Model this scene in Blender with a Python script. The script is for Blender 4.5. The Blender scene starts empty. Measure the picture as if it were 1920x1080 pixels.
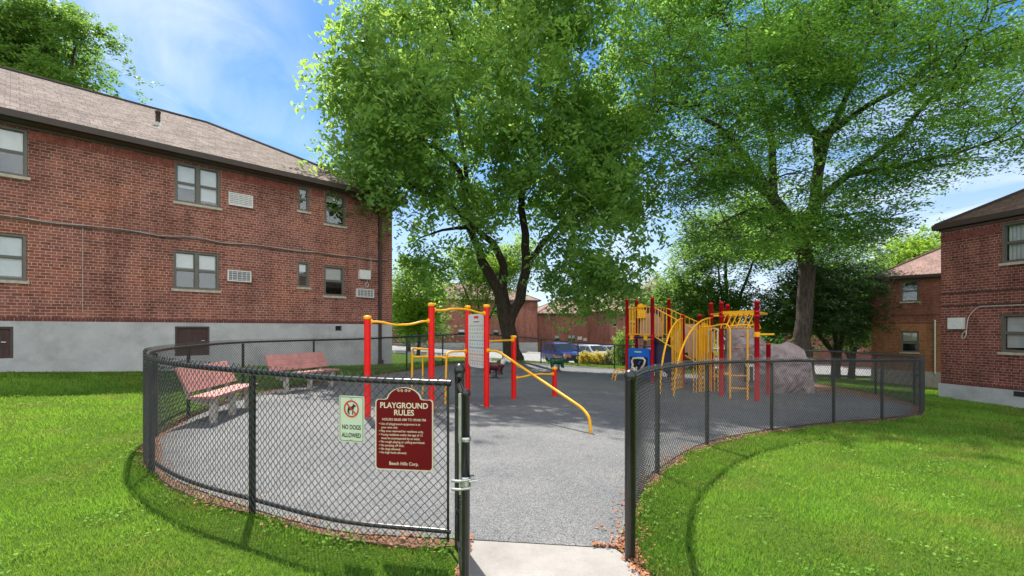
import bpy, bmesh, math, random
import numpy as np
from mathutils import Vector, Matrix, noise
from mathutils.geometry import delaunay_2d_cdt

random.seed(7); RNG = np.random.default_rng(7)
SC = bpy.context.scene; COL = SC.collection

# ------------------------------------------------------------------ camera
FPX, HX, HY, CZ = 907.0, 960.0, 618.0, 1.6      # lens, vanishing point and eye height used for surveying
cam_d = bpy.data.cameras.new('camera'); cam = bpy.data.objects.new('camera', cam_d); COL.objects.link(cam)
cam.location = (0, 0, CZ); cam.rotation_euler = (math.radians(90), 0, 0)
cam_d.sensor_width = 36; cam_d.lens = FPX / 1920 * 36; cam_d.shift_y = (HY - 540) / 1920
cam_d.clip_start = 0.05; cam_d.clip_end = 2000
SC.camera = cam

# ------------------------------------------------------------------ sky, sun, exposure
SUN_AZ = (-0.40, 0.92); SUN_EL = math.radians(60)
w = bpy.data.worlds.new('World'); SC.world = w; w.use_nodes = True
nt = w.node_tree; nt.nodes.clear()
def N(nt, typ, **kw):
    n = nt.nodes.new(typ)
    for k, v in kw.items():
        if k.startswith('i_'):
            key = k[2:]
            key = int(key) if key.isdigit() else key.replace('_', ' ')
            n.inputs[key].default_value = v
        else: setattr(n, k, v)
    return n
sky = N(nt, 'ShaderNodeTexSky', sky_type='NISHITA', sun_disc=False, sun_elevation=SUN_EL,
        sun_rotation=math.atan2(SUN_AZ[0], SUN_AZ[1]), air_density=1.0, dust_density=0.35, ozone_density=3.0)
bg = N(nt, 'ShaderNodeBackground', i_Strength=0.15)
out = N(nt, 'ShaderNodeOutputWorld')
tc = N(nt, 'ShaderNodeTexCoord')
sep = N(nt, 'ShaderNodeSeparateXYZ'); nt.links.new(tc.outputs['Generated'], sep.inputs[0])
# wisps: a plane of cloud far overhead, coordinates = direction / height
mx = N(nt, 'ShaderNodeMath', operation='MAXIMUM', i_1=0.06); nt.links.new(sep.outputs['Z'], mx.inputs[0])
dv = N(nt, 'ShaderNodeVectorMath', operation='DIVIDE'); nt.links.new(tc.outputs['Generated'], dv.inputs[0])
cmb = N(nt, 'ShaderNodeCombineXYZ')
for i in range(3): nt.links.new(mx.outputs[0], cmb.inputs[i])
nt.links.new(cmb.outputs[0], dv.inputs[1])
mp = N(nt, 'ShaderNodeMapping'); mp.inputs['Location'].default_value = (3.1, 1.75, 0.0)
mp.inputs['Rotation'].default_value = (0, 0, 0.5); mp.inputs['Scale'].default_value = (0.55, 0.26, 1)
nt.links.new(dv.outputs[0], mp.inputs[0])
nz = N(nt, 'ShaderNodeTexNoise', i_Scale=2.4, i_Detail=8.0, i_Roughness=0.55, i_Distortion=0.5); nt.links.new(mp.outputs[0], nz.inputs['Vector'])
rp = N(nt, 'ShaderNodeValToRGB'); rp.color_ramp.elements[0].position = 0.43; rp.color_ramp.elements[1].position = 0.64
nt.links.new(nz.outputs['Fac'], rp.inputs[0])
acc = None
for d_, lo_, hi_, amp in (((-0.80, 1, 0.70), 0.965, 0.998, 0.7), ((-0.98, 1, 0.62), 0.972, 0.999, 0.7), ((-0.50, 1, 0.46), 0.987, 0.9990, 0.4), ((-0.57, 1, 0.56), 0.991, 0.9990, 0.4), ((0.80, 1, 0.20), 0.96, 0.998, 0.55), ((0.35, 1, 0.12), 0.95, 1.0, 0.5)):
    dn = Vector(d_).normalized(); dt = N(nt, 'ShaderNodeVectorMath', operation='DOT_PRODUCT'); dt.inputs[1].default_value = dn
    nrm = N(nt, 'ShaderNodeVectorMath', operation='NORMALIZE'); nt.links.new(tc.outputs['Generated'], nrm.inputs[0]); nt.links.new(nrm.outputs[0], dt.inputs[0])
    mr = N(nt, 'ShaderNodeMapRange', interpolation_type='SMOOTHSTEP'); mr.inputs['From Min'].default_value = lo_; mr.inputs['From Max'].default_value = hi_; mr.inputs['To Max'].default_value = amp
    nt.links.new(dt.outputs['Value'], mr.inputs['Value'])
    if acc is None: acc = mr.outputs[0]
    else:
        ad = N(nt, 'ShaderNodeMath', operation='MAXIMUM'); nt.links.new(acc, ad.inputs[0]); nt.links.new(mr.outputs[0], ad.inputs[1]); acc = ad.outputs[0]
mul = N(nt, 'ShaderNodeMath', operation='MULTIPLY'); nt.links.new(rp.outputs[0], mul.inputs[0]); nt.links.new(acc, mul.inputs[1])
mix = N(nt, 'ShaderNodeMix', data_type='RGBA'); mix.inputs['B'].default_value = (3.7, 3.9, 4.4, 1)
hsv = N(nt, 'ShaderNodeHueSaturation', i_Saturation=1.30, i_Value=0.56)
nt.links.new(sky.outputs[0], hsv.inputs['Color'])
nt.links.new(mul.outputs[0], mix.inputs['Factor']); hz = N(nt, 'ShaderNodeMapRange', interpolation_type='SMOOTHSTEP'); hz.inputs['From Min'].default_value = 0.42; hz.inputs['From Max'].default_value = 0.0; hz.inputs['To Max'].default_value = 0.75
nt.links.new(sep.outputs['Z'], hz.inputs['Value']); hmix = N(nt, 'ShaderNodeMix', data_type='RGBA'); hmix.inputs['B'].default_value = (2.5, 2.9, 3.7, 1)
nt.links.new(hz.outputs[0], hmix.inputs['Factor']); nt.links.new(hsv.outputs[0], hmix.inputs['A']); nt.links.new(hmix.outputs['Result'], mix.inputs['A'])
# unseen bright cloud bank added behind the viewer as fill light for the facades
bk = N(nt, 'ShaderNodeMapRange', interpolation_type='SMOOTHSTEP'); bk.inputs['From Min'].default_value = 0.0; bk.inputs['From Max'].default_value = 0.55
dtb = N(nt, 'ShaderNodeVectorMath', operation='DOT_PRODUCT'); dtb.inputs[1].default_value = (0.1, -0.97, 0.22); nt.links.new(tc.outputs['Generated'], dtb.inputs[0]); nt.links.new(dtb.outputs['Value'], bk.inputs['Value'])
fill_nz = N(nt, 'ShaderNodeTexNoise', i_Scale=2.6, i_Detail=6.0, i_Roughness=0.55); nt.links.new(tc.outputs['Generated'], fill_nz.inputs['Vector'])
cr = N(nt, 'ShaderNodeValToRGB'); cr.color_ramp.elements[0].position = 0.36; cr.color_ramp.elements[1].position = 0.50; nt.links.new(fill_nz.outputs['Fac'], cr.inputs[0])
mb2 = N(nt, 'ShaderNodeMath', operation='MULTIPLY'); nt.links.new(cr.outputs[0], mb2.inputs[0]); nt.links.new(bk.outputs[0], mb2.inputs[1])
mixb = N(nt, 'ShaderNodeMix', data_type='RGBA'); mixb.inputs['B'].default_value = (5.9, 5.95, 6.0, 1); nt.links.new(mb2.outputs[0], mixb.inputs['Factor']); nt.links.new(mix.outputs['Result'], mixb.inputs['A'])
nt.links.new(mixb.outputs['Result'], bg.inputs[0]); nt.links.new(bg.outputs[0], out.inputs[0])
sd = bpy.data.lights.new('sun', 'SUN'); sun = bpy.data.objects.new('sun', sd); COL.objects.link(sun)
sd.energy = 4.2; sd.angle = math.radians(0.5); sd.color = (1, 0.955, 0.87)
sv = Vector((SUN_AZ[0]*math.cos(SUN_EL), SUN_AZ[1]*math.cos(SUN_EL), math.sin(SUN_EL))).normalized()
sun.rotation_euler = sv.to_track_quat('Z', 'Y').to_euler(); sun.location = (0, 0, 30)
SC.view_settings.view_transform = 'Standard'; SC.view_settings.look = 'None'
SC.view_settings.exposure = 1.12; SC.view_settings.gamma = 1
SC.cycles.max_bounces = 7; SC.cycles.diffuse_bounces = 4; SC.cycles.transparent_max_bounces = 12
SC.cycles.use_denoising = True; SC.cycles.caustics_reflective = False; SC.cycles.caustics_refractive = False

# ------------------------------------------------------------------ terrain height
A = np.array([-4.66, 18.8]); WN = np.array([0.7176, -0.6964])          # left building: corner and wall normal
def sm(t): t = np.clip(t, 0, 1); return t*t*(3-2*t)
def g(x, y):
    x = np.asarray(x, float); y = np.asarray(y, float)
    z = np.where(x > 0, -0.030*x, -0.020*x)
    z = z + 0.062*np.clip(-6-x, 0, 8) - 0.045*np.clip(x-11, 0, 12)
    z = z - 0.20*sm((y-15)/8.0)*sm((x+2)/5.0) - 0.9*sm((y-24.5)/13.0)
    d = (x-A[0])*WN[0] + (y-A[1])*WN[1]
    z = z + 0.17*sm(1-d/3.5)*sm((y-13)/3)*sm((27-y)/3)
    z = z*sm((y+12)/14)
    return z
def gz(x, y): return float(g(x, y))

# ------------------------------------------------------------------ materials
MATS = {}
def base_mat(name):
    m = bpy.data.materials.new(name); m.use_nodes = True; MATS[name] = m
    t = m.node_tree; b = t.nodes['Principled BSDF']
    return m, t, b
def L_(t, a, b): t.links.new(a, b)
def ramp(t, fac, stops):
    r = t.nodes.new('ShaderNodeValToRGB'); e = r.color_ramp.elements
    while len(e) < len(stops): e.new(0.5)
    for i, (p, c) in enumerate(stops): e[i].position = p; e[i].color = (*c, 1)
    L_(t, fac, r.inputs[0]); return r.outputs[0]
def noise_n(t, scale, detail=4, rough=0.5, vec=None):
    n = N(t, 'ShaderNodeTexNoise', i_Scale=scale, i_Detail=float(detail), i_Roughness=rough)
    if vec is not None: L_(t, vec, n.inputs['Vector'])
    return n.outputs['Fac']
def coord(t, kind='Object'): return t.nodes.new('ShaderNodeTexCoord').outputs[kind]
def bump(t, b, h, strength=0.3, dist=0.01):
    n = N(t, 'ShaderNodeBump', i_Strength=strength, i_Distance=dist); L_(t, h, n.inputs['Height']); L_(t, n.outputs[0], b.inputs['Normal'])
def mixc(t, fac, a, b, mode='MIX'):
    m = N(t, 'ShaderNodeMix', data_type='RGBA', blend_type=mode)
    for k, v in (('A', a), ('B', b)):
        if isinstance(v, tuple): m.inputs[k].default_value = (*v, 1)
        else: L_(t, v, m.inputs[k])
    if isinstance(fac, float): m.inputs['Factor'].default_value = fac
    else: L_(t, fac, m.inputs['Factor'])
    return m.outputs['Result']
def paint(name, col, rough=0.45, var=0.25, scale=6.0, metallic=0.0, bmp=0.0, dirt=None, spec=0.5):
    m, t, b = base_mat(name); c = coord(t)
    f = noise_n(t, scale, 5, 0.6, c)
    lo = tuple(max(0, x*(1-var)) for x in col); hi = tuple(min(1, x*(1+var*0.6)) for x in col)
    o = ramp(t, f, [(0.3, lo), (0.7, hi)])
    if dirt:
        f2 = noise_n(t, scale*0.35, 8, 0.7, c)
        r2 = ramp(t, f2, [(0.5, (0, 0, 0)), (0.68, (1, 1, 1))])
        o = mixc(t, r2, o, dirt)
    L_(t, o, b.inputs['Base Color']); b.inputs['Roughness'].default_value = rough; b.inputs['Metallic'].default_value = metallic
    b.inputs['Specular IOR Level'].default_value = spec
    if bmp: bump(t, b, noise_n(t, scale*12, 4, 0.6, c), bmp, 0.004)
    return m
def brick(name, c1, c2, mortar, tone, bw=0.196, rh=0.075):
    m, t, b = base_mat(name); uv = coord(t, 'UV')
    wob = N(t, 'ShaderNodeVectorMath', operation='SCALE'); wob.inputs['Scale'].default_value = 0.006
    nn = N(t, 'ShaderNodeTexNoise', i_Scale=5.0, i_Detail=3.0); L_(t, uv, nn.inputs['Vector']); L_(t, nn.outputs['Color'], wob.inputs[0])
    add = N(t, 'ShaderNodeVectorMath', operation='ADD'); L_(t, uv, add.inputs[0]); L_(t, wob.outputs[0], add.inputs[1])
    k = N(t, 'ShaderNodeTexBrick', offset=0.5, squash=0.5, squash_frequency=6)
    k.inputs['Scale'].default_value = 1; k.inputs['Brick Width'].default_value = bw; k.inputs['Row Height'].default_value = rh
    k.inputs['Mortar Size'].default_value = 0.0055; k.inputs['Mortar Smooth'].default_value = 0.25; k.inputs['Bias'].default_value = 0.0
    k.inputs['Color1'].default_value = (*c1, 1); k.inputs['Color2'].default_value = (*c2, 1); k.inputs['Mortar'].default_value = (*mortar, 1)
    L_(t, add.outputs[0], k.inputs['Vector'])
    f = noise_n(t, 0.55, 6, 0.6, uv)
    o = mixc(t, 0.75, k.outputs['Color'], ramp(t, f, [(0.33, (0.62, 0.60, 0.60)), (0.5, (1, 1, 1)), (0.68, tone)]), 'MULTIPLY')
    f2 = noise_n(t, 9.0, 4, 0.7, uv)
    o = mixc(t, 0.6, o, ramp(t, f2, [(0.3, (0.6, 0.6, 0.62)), (0.75, (1.25, 1.2, 1.15))]), 'MULTIPLY')
    # rain streaks and soot, stretched down the wall
    mpg = N(t, 'ShaderNodeMapping'); mpg.inputs['Scale'].default_value = (1.6, 0.22, 1); L_(t, uv, mpg.inputs[0])
    f3 = noise_n(t, 1.6, 7, 0.7, mpg.outputs[0])
    o = mixc(t, 0.7, o, ramp(t, f3, [(0.35, (0.55, 0.5, 0.5)), (0.55, (1, 1, 1))]), 'MULTIPLY')
    L_(t, o, b.inputs['Base Color']); b.inputs['Roughness'].default_value = 0.9; b.inputs['Specular IOR Level'].default_value = 0.15
    inv = N(t, 'ShaderNodeMath', operation='SUBTRACT', i_0=1.0); L_(t, k.outputs['Fac'], inv.inputs[1])
    bump(t, b, inv.outputs[0], 0.7, 0.008)
    return m
def shingle(name, cols):
    m, t, b = base_mat(name); uv = coord(t, 'UV')
    k = N(t, 'ShaderNodeTexBrick', offset=0.37, squash=0.7, squash_frequency=3)
    k.inputs['Scale'].default_value = 1; k.inputs['Brick Width'].default_value = 0.26; k.inputs['Row Height'].default_value = 0.14
    k.inputs['Mortar Size'].default_value = 0.008; k.inputs['Mortar Smooth'].default_value = 0.4
    k.inputs['Color1'].default_value = (*cols[0], 1); k.inputs['Color2'].default_value = (*cols[1], 1); k.inputs['Mortar'].default_value = (*cols[2], 1)
    L_(t, uv, k.inputs['Vector'])
    o = mixc(t, 0.8, k.outputs['Color'], ramp(t, noise_n(t, 1.2, 8, 0.7, uv), [(0.3, (0.62, 0.6, 0.6)), (0.7, (1.15, 1.12, 1.1))]), 'MULTIPLY')
    o = mixc(t, 0.6, o, ramp(t, noise_n(t, 90, 2, 0.7, uv), [(0.3, (0.6, 0.6, 0.6)), (0.7, (1.3, 1.3, 1.3))]), 'MULTIPLY')
    L_(t, o, b.inputs['Base Color']); b.inputs['Roughness'].default_value = 0.95; b.inputs['Specular IOR Level'].default_value = 0.1
    inv = N(t, 'ShaderNodeMath', operation='SUBTRACT', i_0=1.0); L_(t, k.outputs['Fac'], inv.inputs[1]); bump(t, b, inv.outputs[0], 0.9, 0.012)
    return m
def leafmat(name, dark, light, trans=0.45, tcol=None, rough=0.5, patch=0.35):
    m, t, b = base_mat(name)
    at = N(t, 'ShaderNodeAttribute', attribute_name='v')
    col = ramp(t, at.outputs['Fac'], [(0.0, dark), (0.75, light), (1.0, tuple(min(1, x*1.35) for x in light))])
    col = mixc(t, patch, col, ramp(t, noise_n(t, 0.35, 3, 0.5, coord(t)), [(0.35, dark), (0.65, light)]))
    L_(t, col, b.inputs['Base Color']); b.inputs['Roughness'].default_value = rough; b.inputs['Specular IOR Level'].default_value = 0.35
    tr = t.nodes.new('ShaderNodeBsdfTranslucent'); tc_ = mixc(t, 0.5, col, tcol or tuple(x*1.5 for x in light)); L_(t, tc_, tr.inputs[0])
    ms = N(t, 'ShaderNodeMixShader'); ms.inputs[0].default_value = trans
    L_(t, b.outputs[0], ms.inputs[1]); L_(t, tr.outputs[0], ms.inputs[2])
    L_(t, ms.outputs[0], t.nodes['Material Output'].inputs[0]); return m

M = {}
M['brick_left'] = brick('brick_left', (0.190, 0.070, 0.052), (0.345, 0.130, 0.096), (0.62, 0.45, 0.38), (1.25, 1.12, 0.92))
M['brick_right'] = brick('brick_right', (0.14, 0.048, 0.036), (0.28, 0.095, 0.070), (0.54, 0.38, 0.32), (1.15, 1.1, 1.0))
M['brick_tan'] = brick('brick_tan', (0.27, 0.110, 0.062), (0.40, 0.18, 0.095), (0.45, 0.33, 0.25), (1.3, 1.15, 0.9))
M['brick_far'] = brick('brick_far', (0.20, 0.075, 0.060), (0.30, 0.115, 0.09), (0.36, 0.22, 0.18), (1.2, 1.05, 1.0))
M['shingle'] = shingle('shingle_brown', ((0.17, 0.14, 0.125), (0.285, 0.238, 0.21), (0.08, 0.065, 0.058)))
M['shingle_dark'] = shingle('shingle_dark', ((0.15, 0.105, 0.085), (0.22, 0.155, 0.125), (0.07, 0.05, 0.045)))
M['shingle_pink'] = shingle('shingle_pink', ((0.27, 0.18, 0.155), (0.36, 0.245, 0.21), (0.15, 0.10, 0.09)))
M['foundation'] = paint('foundation_paint', (0.445, 0.45, 0.455), 0.85, 0.14, 2.2, bmp=0.6, dirt=(0.30, 0.30, 0.295))
M['foundation_bare'] = paint('foundation_bare', (0.40, 0.38, 0.35), 0.9, 0.2, 3, bmp=0.6)
M['fascia'] = paint('fascia_brown', (0.062, 0.042, 0.036), 0.55, 0.15)
M['soffit'] = paint('soffit_brown', (0.11, 0.075, 0.07), 0.6, 0.15)
M['winframe'] = paint('window_frame', (0.12, 0.115, 0.095), 0.5, 0.15)
M['sill'] = paint('sill_stone', (0.46, 0.40, 0.32), 0.85, 0.3, 9)
M['white'] = paint('white_paint', (0.66, 0.66, 0.64), 0.5, 0.10, 12)
M['blind'] = paint('blind_white', (0.80, 0.80, 0.78), 0.8, 0.10, 5)
M['grille'] = paint('grille_gray', (0.22, 0.23, 0.24), 0.5, 0.2, 20)
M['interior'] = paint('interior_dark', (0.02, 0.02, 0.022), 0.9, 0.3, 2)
M['hatch'] = paint('hatch_brown', (0.065, 0.033, 0.03), 0.75, 0.3, 8, bmp=0.4)
M['cable'] = paint('cable_gray', (0.08, 0.08, 0.08), 0.6, 0.3, 9)
M['conduit'] = paint('conduit_pale', (0.5, 0.47, 0.42), 0.6, 0.2, 9)
M['downspout'] = paint('downspout_brown', (0.05, 0.030, 0.027), 0.5, 0.2)
M['fence'] = paint('black_vinyl', (0.016, 0.018, 0.016), 0.30, 0.4, 14, spec=0.6)
M['mesh'] = paint('black_mesh', (0.060, 0.061, 0.063), 0.20, 0.3, 6, spec=0.6)
M['galv'] = paint('galvanised', (0.55, 0.56, 0.55), 0.32, 0.25, 30, metallic=0.85)
M['galvdull'] = paint('galvanised_dull', (0.40, 0.42, 0.36), 0.45, 0.3, 22, metallic=0.4)
M['red'] = paint('red_powder_coat', (0.80, 0.010, 0.008), 0.45, 0.12, 5, dirt=(0.66, 0.012, 0.012), spec=0.3)
M['darkred'] = paint('dark_red_powder_coat', (0.56, 0.008, 0.020), 0.45, 0.2, 5, spec=0.3)
M['yellow'] = paint('yellow_powder_coat', (0.95, 0.45, 0.014), 0.42, 0.12, 5, spec=0.3)
M['blue'] = paint('blue_plastic', (0.008, 0.13, 0.58), 0.4, 0.2, 5)
M['navy'] = paint('navy_plastic', (0.012, 0.016, 0.06), 0.4, 0.3, 4)
M['blackpl'] = paint('black_plastic', (0.012, 0.012, 0.014), 0.4, 0.3, 4)
M['tan'] = paint('tan_plastic', (0.50, 0.32, 0.22), 0.45, 0.15, 3)
M['cream'] = paint('cream_plastic', (0.62, 0.57, 0.46), 0.5, 0.12, 6)
M['rock'] = paint('climbing_rock', (0.30, 0.235, 0.235), 0.75, 0.35, 3, bmp=0.9, dirt=(0.20, 0.145, 0.14))
M['hold'] = paint('orange_hold', (0.45, 0.16, 0.04), 0.5, 0.2, 6)
M['bench'] = paint('bench_board', (0.43, 0.195, 0.175), 0.7, 0.2, 7, bmp=0.3)
M['benchleg'] = paint('bench_leg', (0.46, 0.42, 0.37), 0.85, 0.25, 9, bmp=0.3)
M['maroon'] = paint('sign_maroon', (0.15, 0.007, 0.010), 0.45, 0.10, 3, spec=0.12)
M['signcream'] = paint('sign_cream', (0.74, 0.66, 0.46), 0.5, 0.05, 3)
M['signgreen'] = paint('sign_pale_green', (0.58, 0.68, 0.50), 0.45, 0.06, 3)
M['ink'] = paint('ink_black', (0.02, 0.025, 0.02), 0.5, 0.1)
M['signred'] = paint('sign_red', (0.62, 0.035, 0.02), 0.45, 0.1)
M['boardwhite'] = paint('board_white', (0.66, 0.68, 0.64), 0.45, 0.05, 3)
M['bandgreen'] = paint('band_green', (0.38, 0.58, 0.38), 0.5, 0.1)
M['bandblue'] = paint('band_blue', (0.22, 0.50, 0.52), 0.5, 0.1)
M['bandtan'] = paint('band_tan', (0.60, 0.42, 0.28), 0.5, 0.1)
M['tyre'] = paint('tyre_rubber', (0.015, 0.015, 0.016), 0.8, 0.2)
M['rim'] = paint('rim_alloy', (0.35, 0.36, 0.37), 0.35, 0.2, metallic=0.7)
M['headlamp'] = paint('headlamp', (0.75, 0.78, 0.82), 0.15, 0.1)
M['carblue'] = paint('car_blue', (0.022, 0.040, 0.17), 0.2, 0.1, 2)
M['carnavy'] = paint('car_navy', (0.03, 0.04, 0.13), 0.2, 0.1, 2)
M['carwhite'] = paint('car_white', (0.60, 0.60, 0.60), 0.25, 0.06, 2)
M['carsilver'] = paint('car_silver', (0.36, 0.37, 0.38), 0.25, 0.08, 2, metallic=0.4)
M['carglass'] = paint('car_glass', (0.03, 0.04, 0.045), 0.06, 0.2, 2, spec=0.9)
M['cowbrown'] = paint('rider_brown', (0.09, 0.018, 0.016), 0.4, 0.2, 4)
M['ridergreen'] = paint('rider_green', (0.012, 0.10, 0.05), 0.4, 0.2, 4)
M['riderpink'] = paint('rider_pink', (0.55, 0.24, 0.19), 0.45, 0.2, 4)
M['spring'] = paint('spring_steel', (0.06, 0.06, 0.06), 0.4, 0.2, 10, metallic=0.5)
M['tuft'] = paint('litter_white', (0.5, 0.48, 0.42), 0.8, 0.3)

# tree bark
def bark(name, lo, hi):
    m, t, b = base_mat(name); c = coord(t)
    mpg = N(t, 'ShaderNodeMapping'); mpg.inputs['Scale'].default_value = (1, 1, 0.22); L_(t, c, mpg.inputs[0])
    f = noise_n(t, 14, 8, 0.7, mpg.outputs[0]); L_(t, ramp(t, f, [(0.35, lo), (0.68, hi)]), b.inputs['Base Color'])
    b.inputs['Roughness'].default_value = 0.95; b.inputs['Specular IOR Level'].default_value = 0.1; bump(t, b, f, 1.0, 0.05); return m
M['bark'] = bark('bark_dark', (0.035, 0.026, 0.022), (0.11, 0.085, 0.07))
M['bark_gray'] = bark('bark_gray', (0.042, 0.034, 0.029), (0.13, 0.108, 0.092))
M['leaf_a'] = leafmat('leaf_broad', (0.060, 0.155, 0.050), (0.21, 0.40, 0.10), 0.56, (0.66, 0.90, 0.12))
M['leaf_b'] = leafmat('leaf_feather', (0.040, 0.130, 0.032), (0.18, 0.38, 0.075), 0.56, (0.48, 0.78, 0.09))
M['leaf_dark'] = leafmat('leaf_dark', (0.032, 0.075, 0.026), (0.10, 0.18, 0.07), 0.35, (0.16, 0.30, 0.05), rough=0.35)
M['leaf_mid'] = leafmat('leaf_mid', (0.050, 0.13, 0.025), (0.16, 0.30, 0.055), 0.5, (0.32, 0.52, 0.06))
M['leaf_bright'] = leafmat('leaf_bright', (0.10, 0.20, 0.02), (0.26, 0.42, 0.045), 0.55, (0.42, 0.60, 0.06))
M['leaf_yellow'] = leafmat('leaf_yellow', (0.42, 0.36, 0.02), (0.80, 0.62, 0.03), 0.35, (0.85, 0.7, 0.05))
M['leaf_pale'] = leafmat('leaf_pale', (0.22, 0.24, 0.08), (0.45, 0.44, 0.2), 0.35, (0.5, 0.5, 0.2))
M['grass'] = leafmat('grass_blades', (0.045, 0.12, 0.008), (0.200, 0.375, 0.042), 0.45, (0.44, 0.68, 0.06), rough=0.6, patch=0.25)
g_t = M['grass'].node_tree; g_b = g_t.nodes['Principled BSDF']; lk = g_b.inputs['Base Color'].links[0].from_socket; gc = coord(g_t)
dry = ramp(g_t, noise_n(g_t, 0.9, 6, 0.7, gc), [(0.52, (0, 0, 0)), (0.66, (0.5, 0.5, 0.5))]); cool = ramp(g_t, noise_n(g_t, 0.33, 5, 0.65, gc), [(0.40, (0.62, 0.80, 0.8)), (0.56, (1, 1, 1))])
g_o = mixc(g_t, dry, mixc(g_t, 1.0, lk, cool, 'MULTIPLY'), (0.36, 0.30, 0.075)); L_(g_t, g_o, g_b.inputs['Base Color']); L_(g_t, mixc(g_t, 0.5, g_o, mixc(g_t, dry, (0.44, 0.68, 0.06), (0.62, 0.54, 0.16))), g_t.nodes['Translucent BSDF'].inputs[0])
M['weed'] = leafmat('weed_leaf', (0.08, 0.20, 0.02), (0.20, 0.36, 0.05), 0.35, (0.36, 0.5, 0.06), rough=0.85)
M['litter'] = leafmat('dry_leaf', (0.22, 0.075, 0.035), (0.52, 0.25, 0.13), 0.15, (0.55, 0.3, 0.15), rough=0.85)

# ground kinds
m, t, b = base_mat('lawn_soil'); c = coord(t)
f1 = noise_n(t, 0.5, 6, 0.6, c); f2 = noise_n(t, 30, 4, 0.7, c)
o = mixc(t, 0.6, ramp(t, f1, [(0.35, (0.035, 0.080, 0.010)), (0.6, (0.075, 0.145, 0.018)), (0.75, (0.14, 0.155, 0.035))]), ramp(t, f2, [(0.3, (0.025, 0.045, 0.012)), (0.75, (0.14, 0.22, 0.03))]))
L_(t, o, b.inputs['Base Color']); b.inputs['Roughness'].default_value = 1; b.inputs['Specular IOR Level'].default_value = 0.05; bump(t, b, f2, 0.8, 0.04); M['lawn'] = m
m, t, b = base_mat('rubber_surface'); c = coord(t)
v = N(t, 'ShaderNodeTexVoronoi', i_Scale=150.0); L_(t, c, v.inputs['Vector'])
sp = ramp(t, N(t, 'ShaderNodeSeparateColor').outputs[0], [(0, (0, 0, 0)), (1, (1, 1, 1))])
sepc = N(t, 'ShaderNodeSeparateColor'); L_(t, v.outputs['Color'], sepc.inputs[0])
o = ramp(t, sepc.outputs[0], [(0.0, (0.05, 0.05, 0.052)), (0.35, (0.125, 0.127, 0.130)), (0.7, (0.180, 0.182, 0.182)), (1.0, (0.27, 0.27, 0.265))])
big = ramp(t, noise_n(t, 0.8, 6, 0.65, c), [(0.3, (0.72, 0.74, 0.78)), (0.7, (1.15, 1.13, 1.10))]); o = mixc(t, 0.8, o, big, 'MULTIPLY')
st = ramp(t, noise_n(t, 6, 8, 0.75, c), [(0.52, (1, 1, 1)), (0.72, (0.55, 0.55, 0.55))]); o = mixc(t, 0.55, o, st, 'MULTIPLY')
L_(t, o, b.inputs['Base Color']); b.inputs['Roughness'].default_value = 0.9; b.inputs['Specular IOR Level'].default_value = 0.25; bump(t, b, sepc.outputs[1], 0.5, 0.004); M['rubber'] = m
m, t, b = base_mat('concrete_path'); c = coord(t)
o = ramp(t, noise_n(t, 2.5, 8, 0.7, c), [(0.3, (0.23, 0.215, 0.20)), (0.7, (0.33, 0.31, 0.29))])
o = mixc(t, 0.5, o, ramp(t, noise_n(t, 120, 3, 0.8, c), [(0.3, (0.6, 0.58, 0.56)), (0.7, (1.2, 1.2, 1.2))]), 'MULTIPLY')
L_(t, o, b.inputs['Base Color']); b.inputs['Roughness'].default_value = 0.9; bump(t, b, noise_n(t, 150, 3, 0.7, c), 0.4, 0.003); M['path'] = m
m, t, b = base_mat('mulch'); c = coord(t)
o = ramp(t, noise_n(t, 45, 6, 0.75, c), [(0.3, (0.07, 0.04, 0.028)), (0.5, (0.18, 0.10, 0.065)), (0.7, (0.34, 0.20, 0.13))])
L_(t, o, b.inputs['Base Color']); b.inputs['Roughness'].default_value = 1; bump(t, b, noise_n(t, 60, 4, 0.7, c), 1, 0.02); M['mulch'] = m
m, t, b = base_mat('asphalt_road'); c = coord(t)
o = ramp(t, noise_n(t, 1.2, 8, 0.7, c), [(0.3, (0.24, 0.24, 0.235)), (0.7, (0.33, 0.325, 0.315))])
L_(t, o, b.inputs['Base Color']); b.inputs['Roughness'].default_value = 0.95; M['road'] = m
m, t, b = base_mat('window_glass'); t.nodes.remove(b)
gl = N(t, 'ShaderNodeBsdfGlossy', i_Roughness=0.03); gl.inputs['Color'].default_value = (0.85, 0.9, 0.92, 1)
tp = N(t, 'ShaderNodeBsdfTransparent'); tp.inputs['Color'].default_value = (0.92, 0.94, 0.94, 1)
ms = N(t, 'ShaderNodeMixShader'); lw = N(t, 'ShaderNodeLayerWeight', i_Blend=0.25)
mm = N(t, 'ShaderNodeMath', operation='MULTIPLY_ADD', i_1=0.7, i_2=0.07); L_(t, lw.outputs['Fresnel'], mm.inputs[0]); L_(t, mm.outputs[0], ms.inputs[0])
L_(t, tp.outputs[0], ms.inputs[1]); L_(t, gl.outputs[0], ms.inputs[2]); L_(t, ms.outputs[0], t.nodes['Material Output'].inputs[0]); M['glass'] = m

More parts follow.
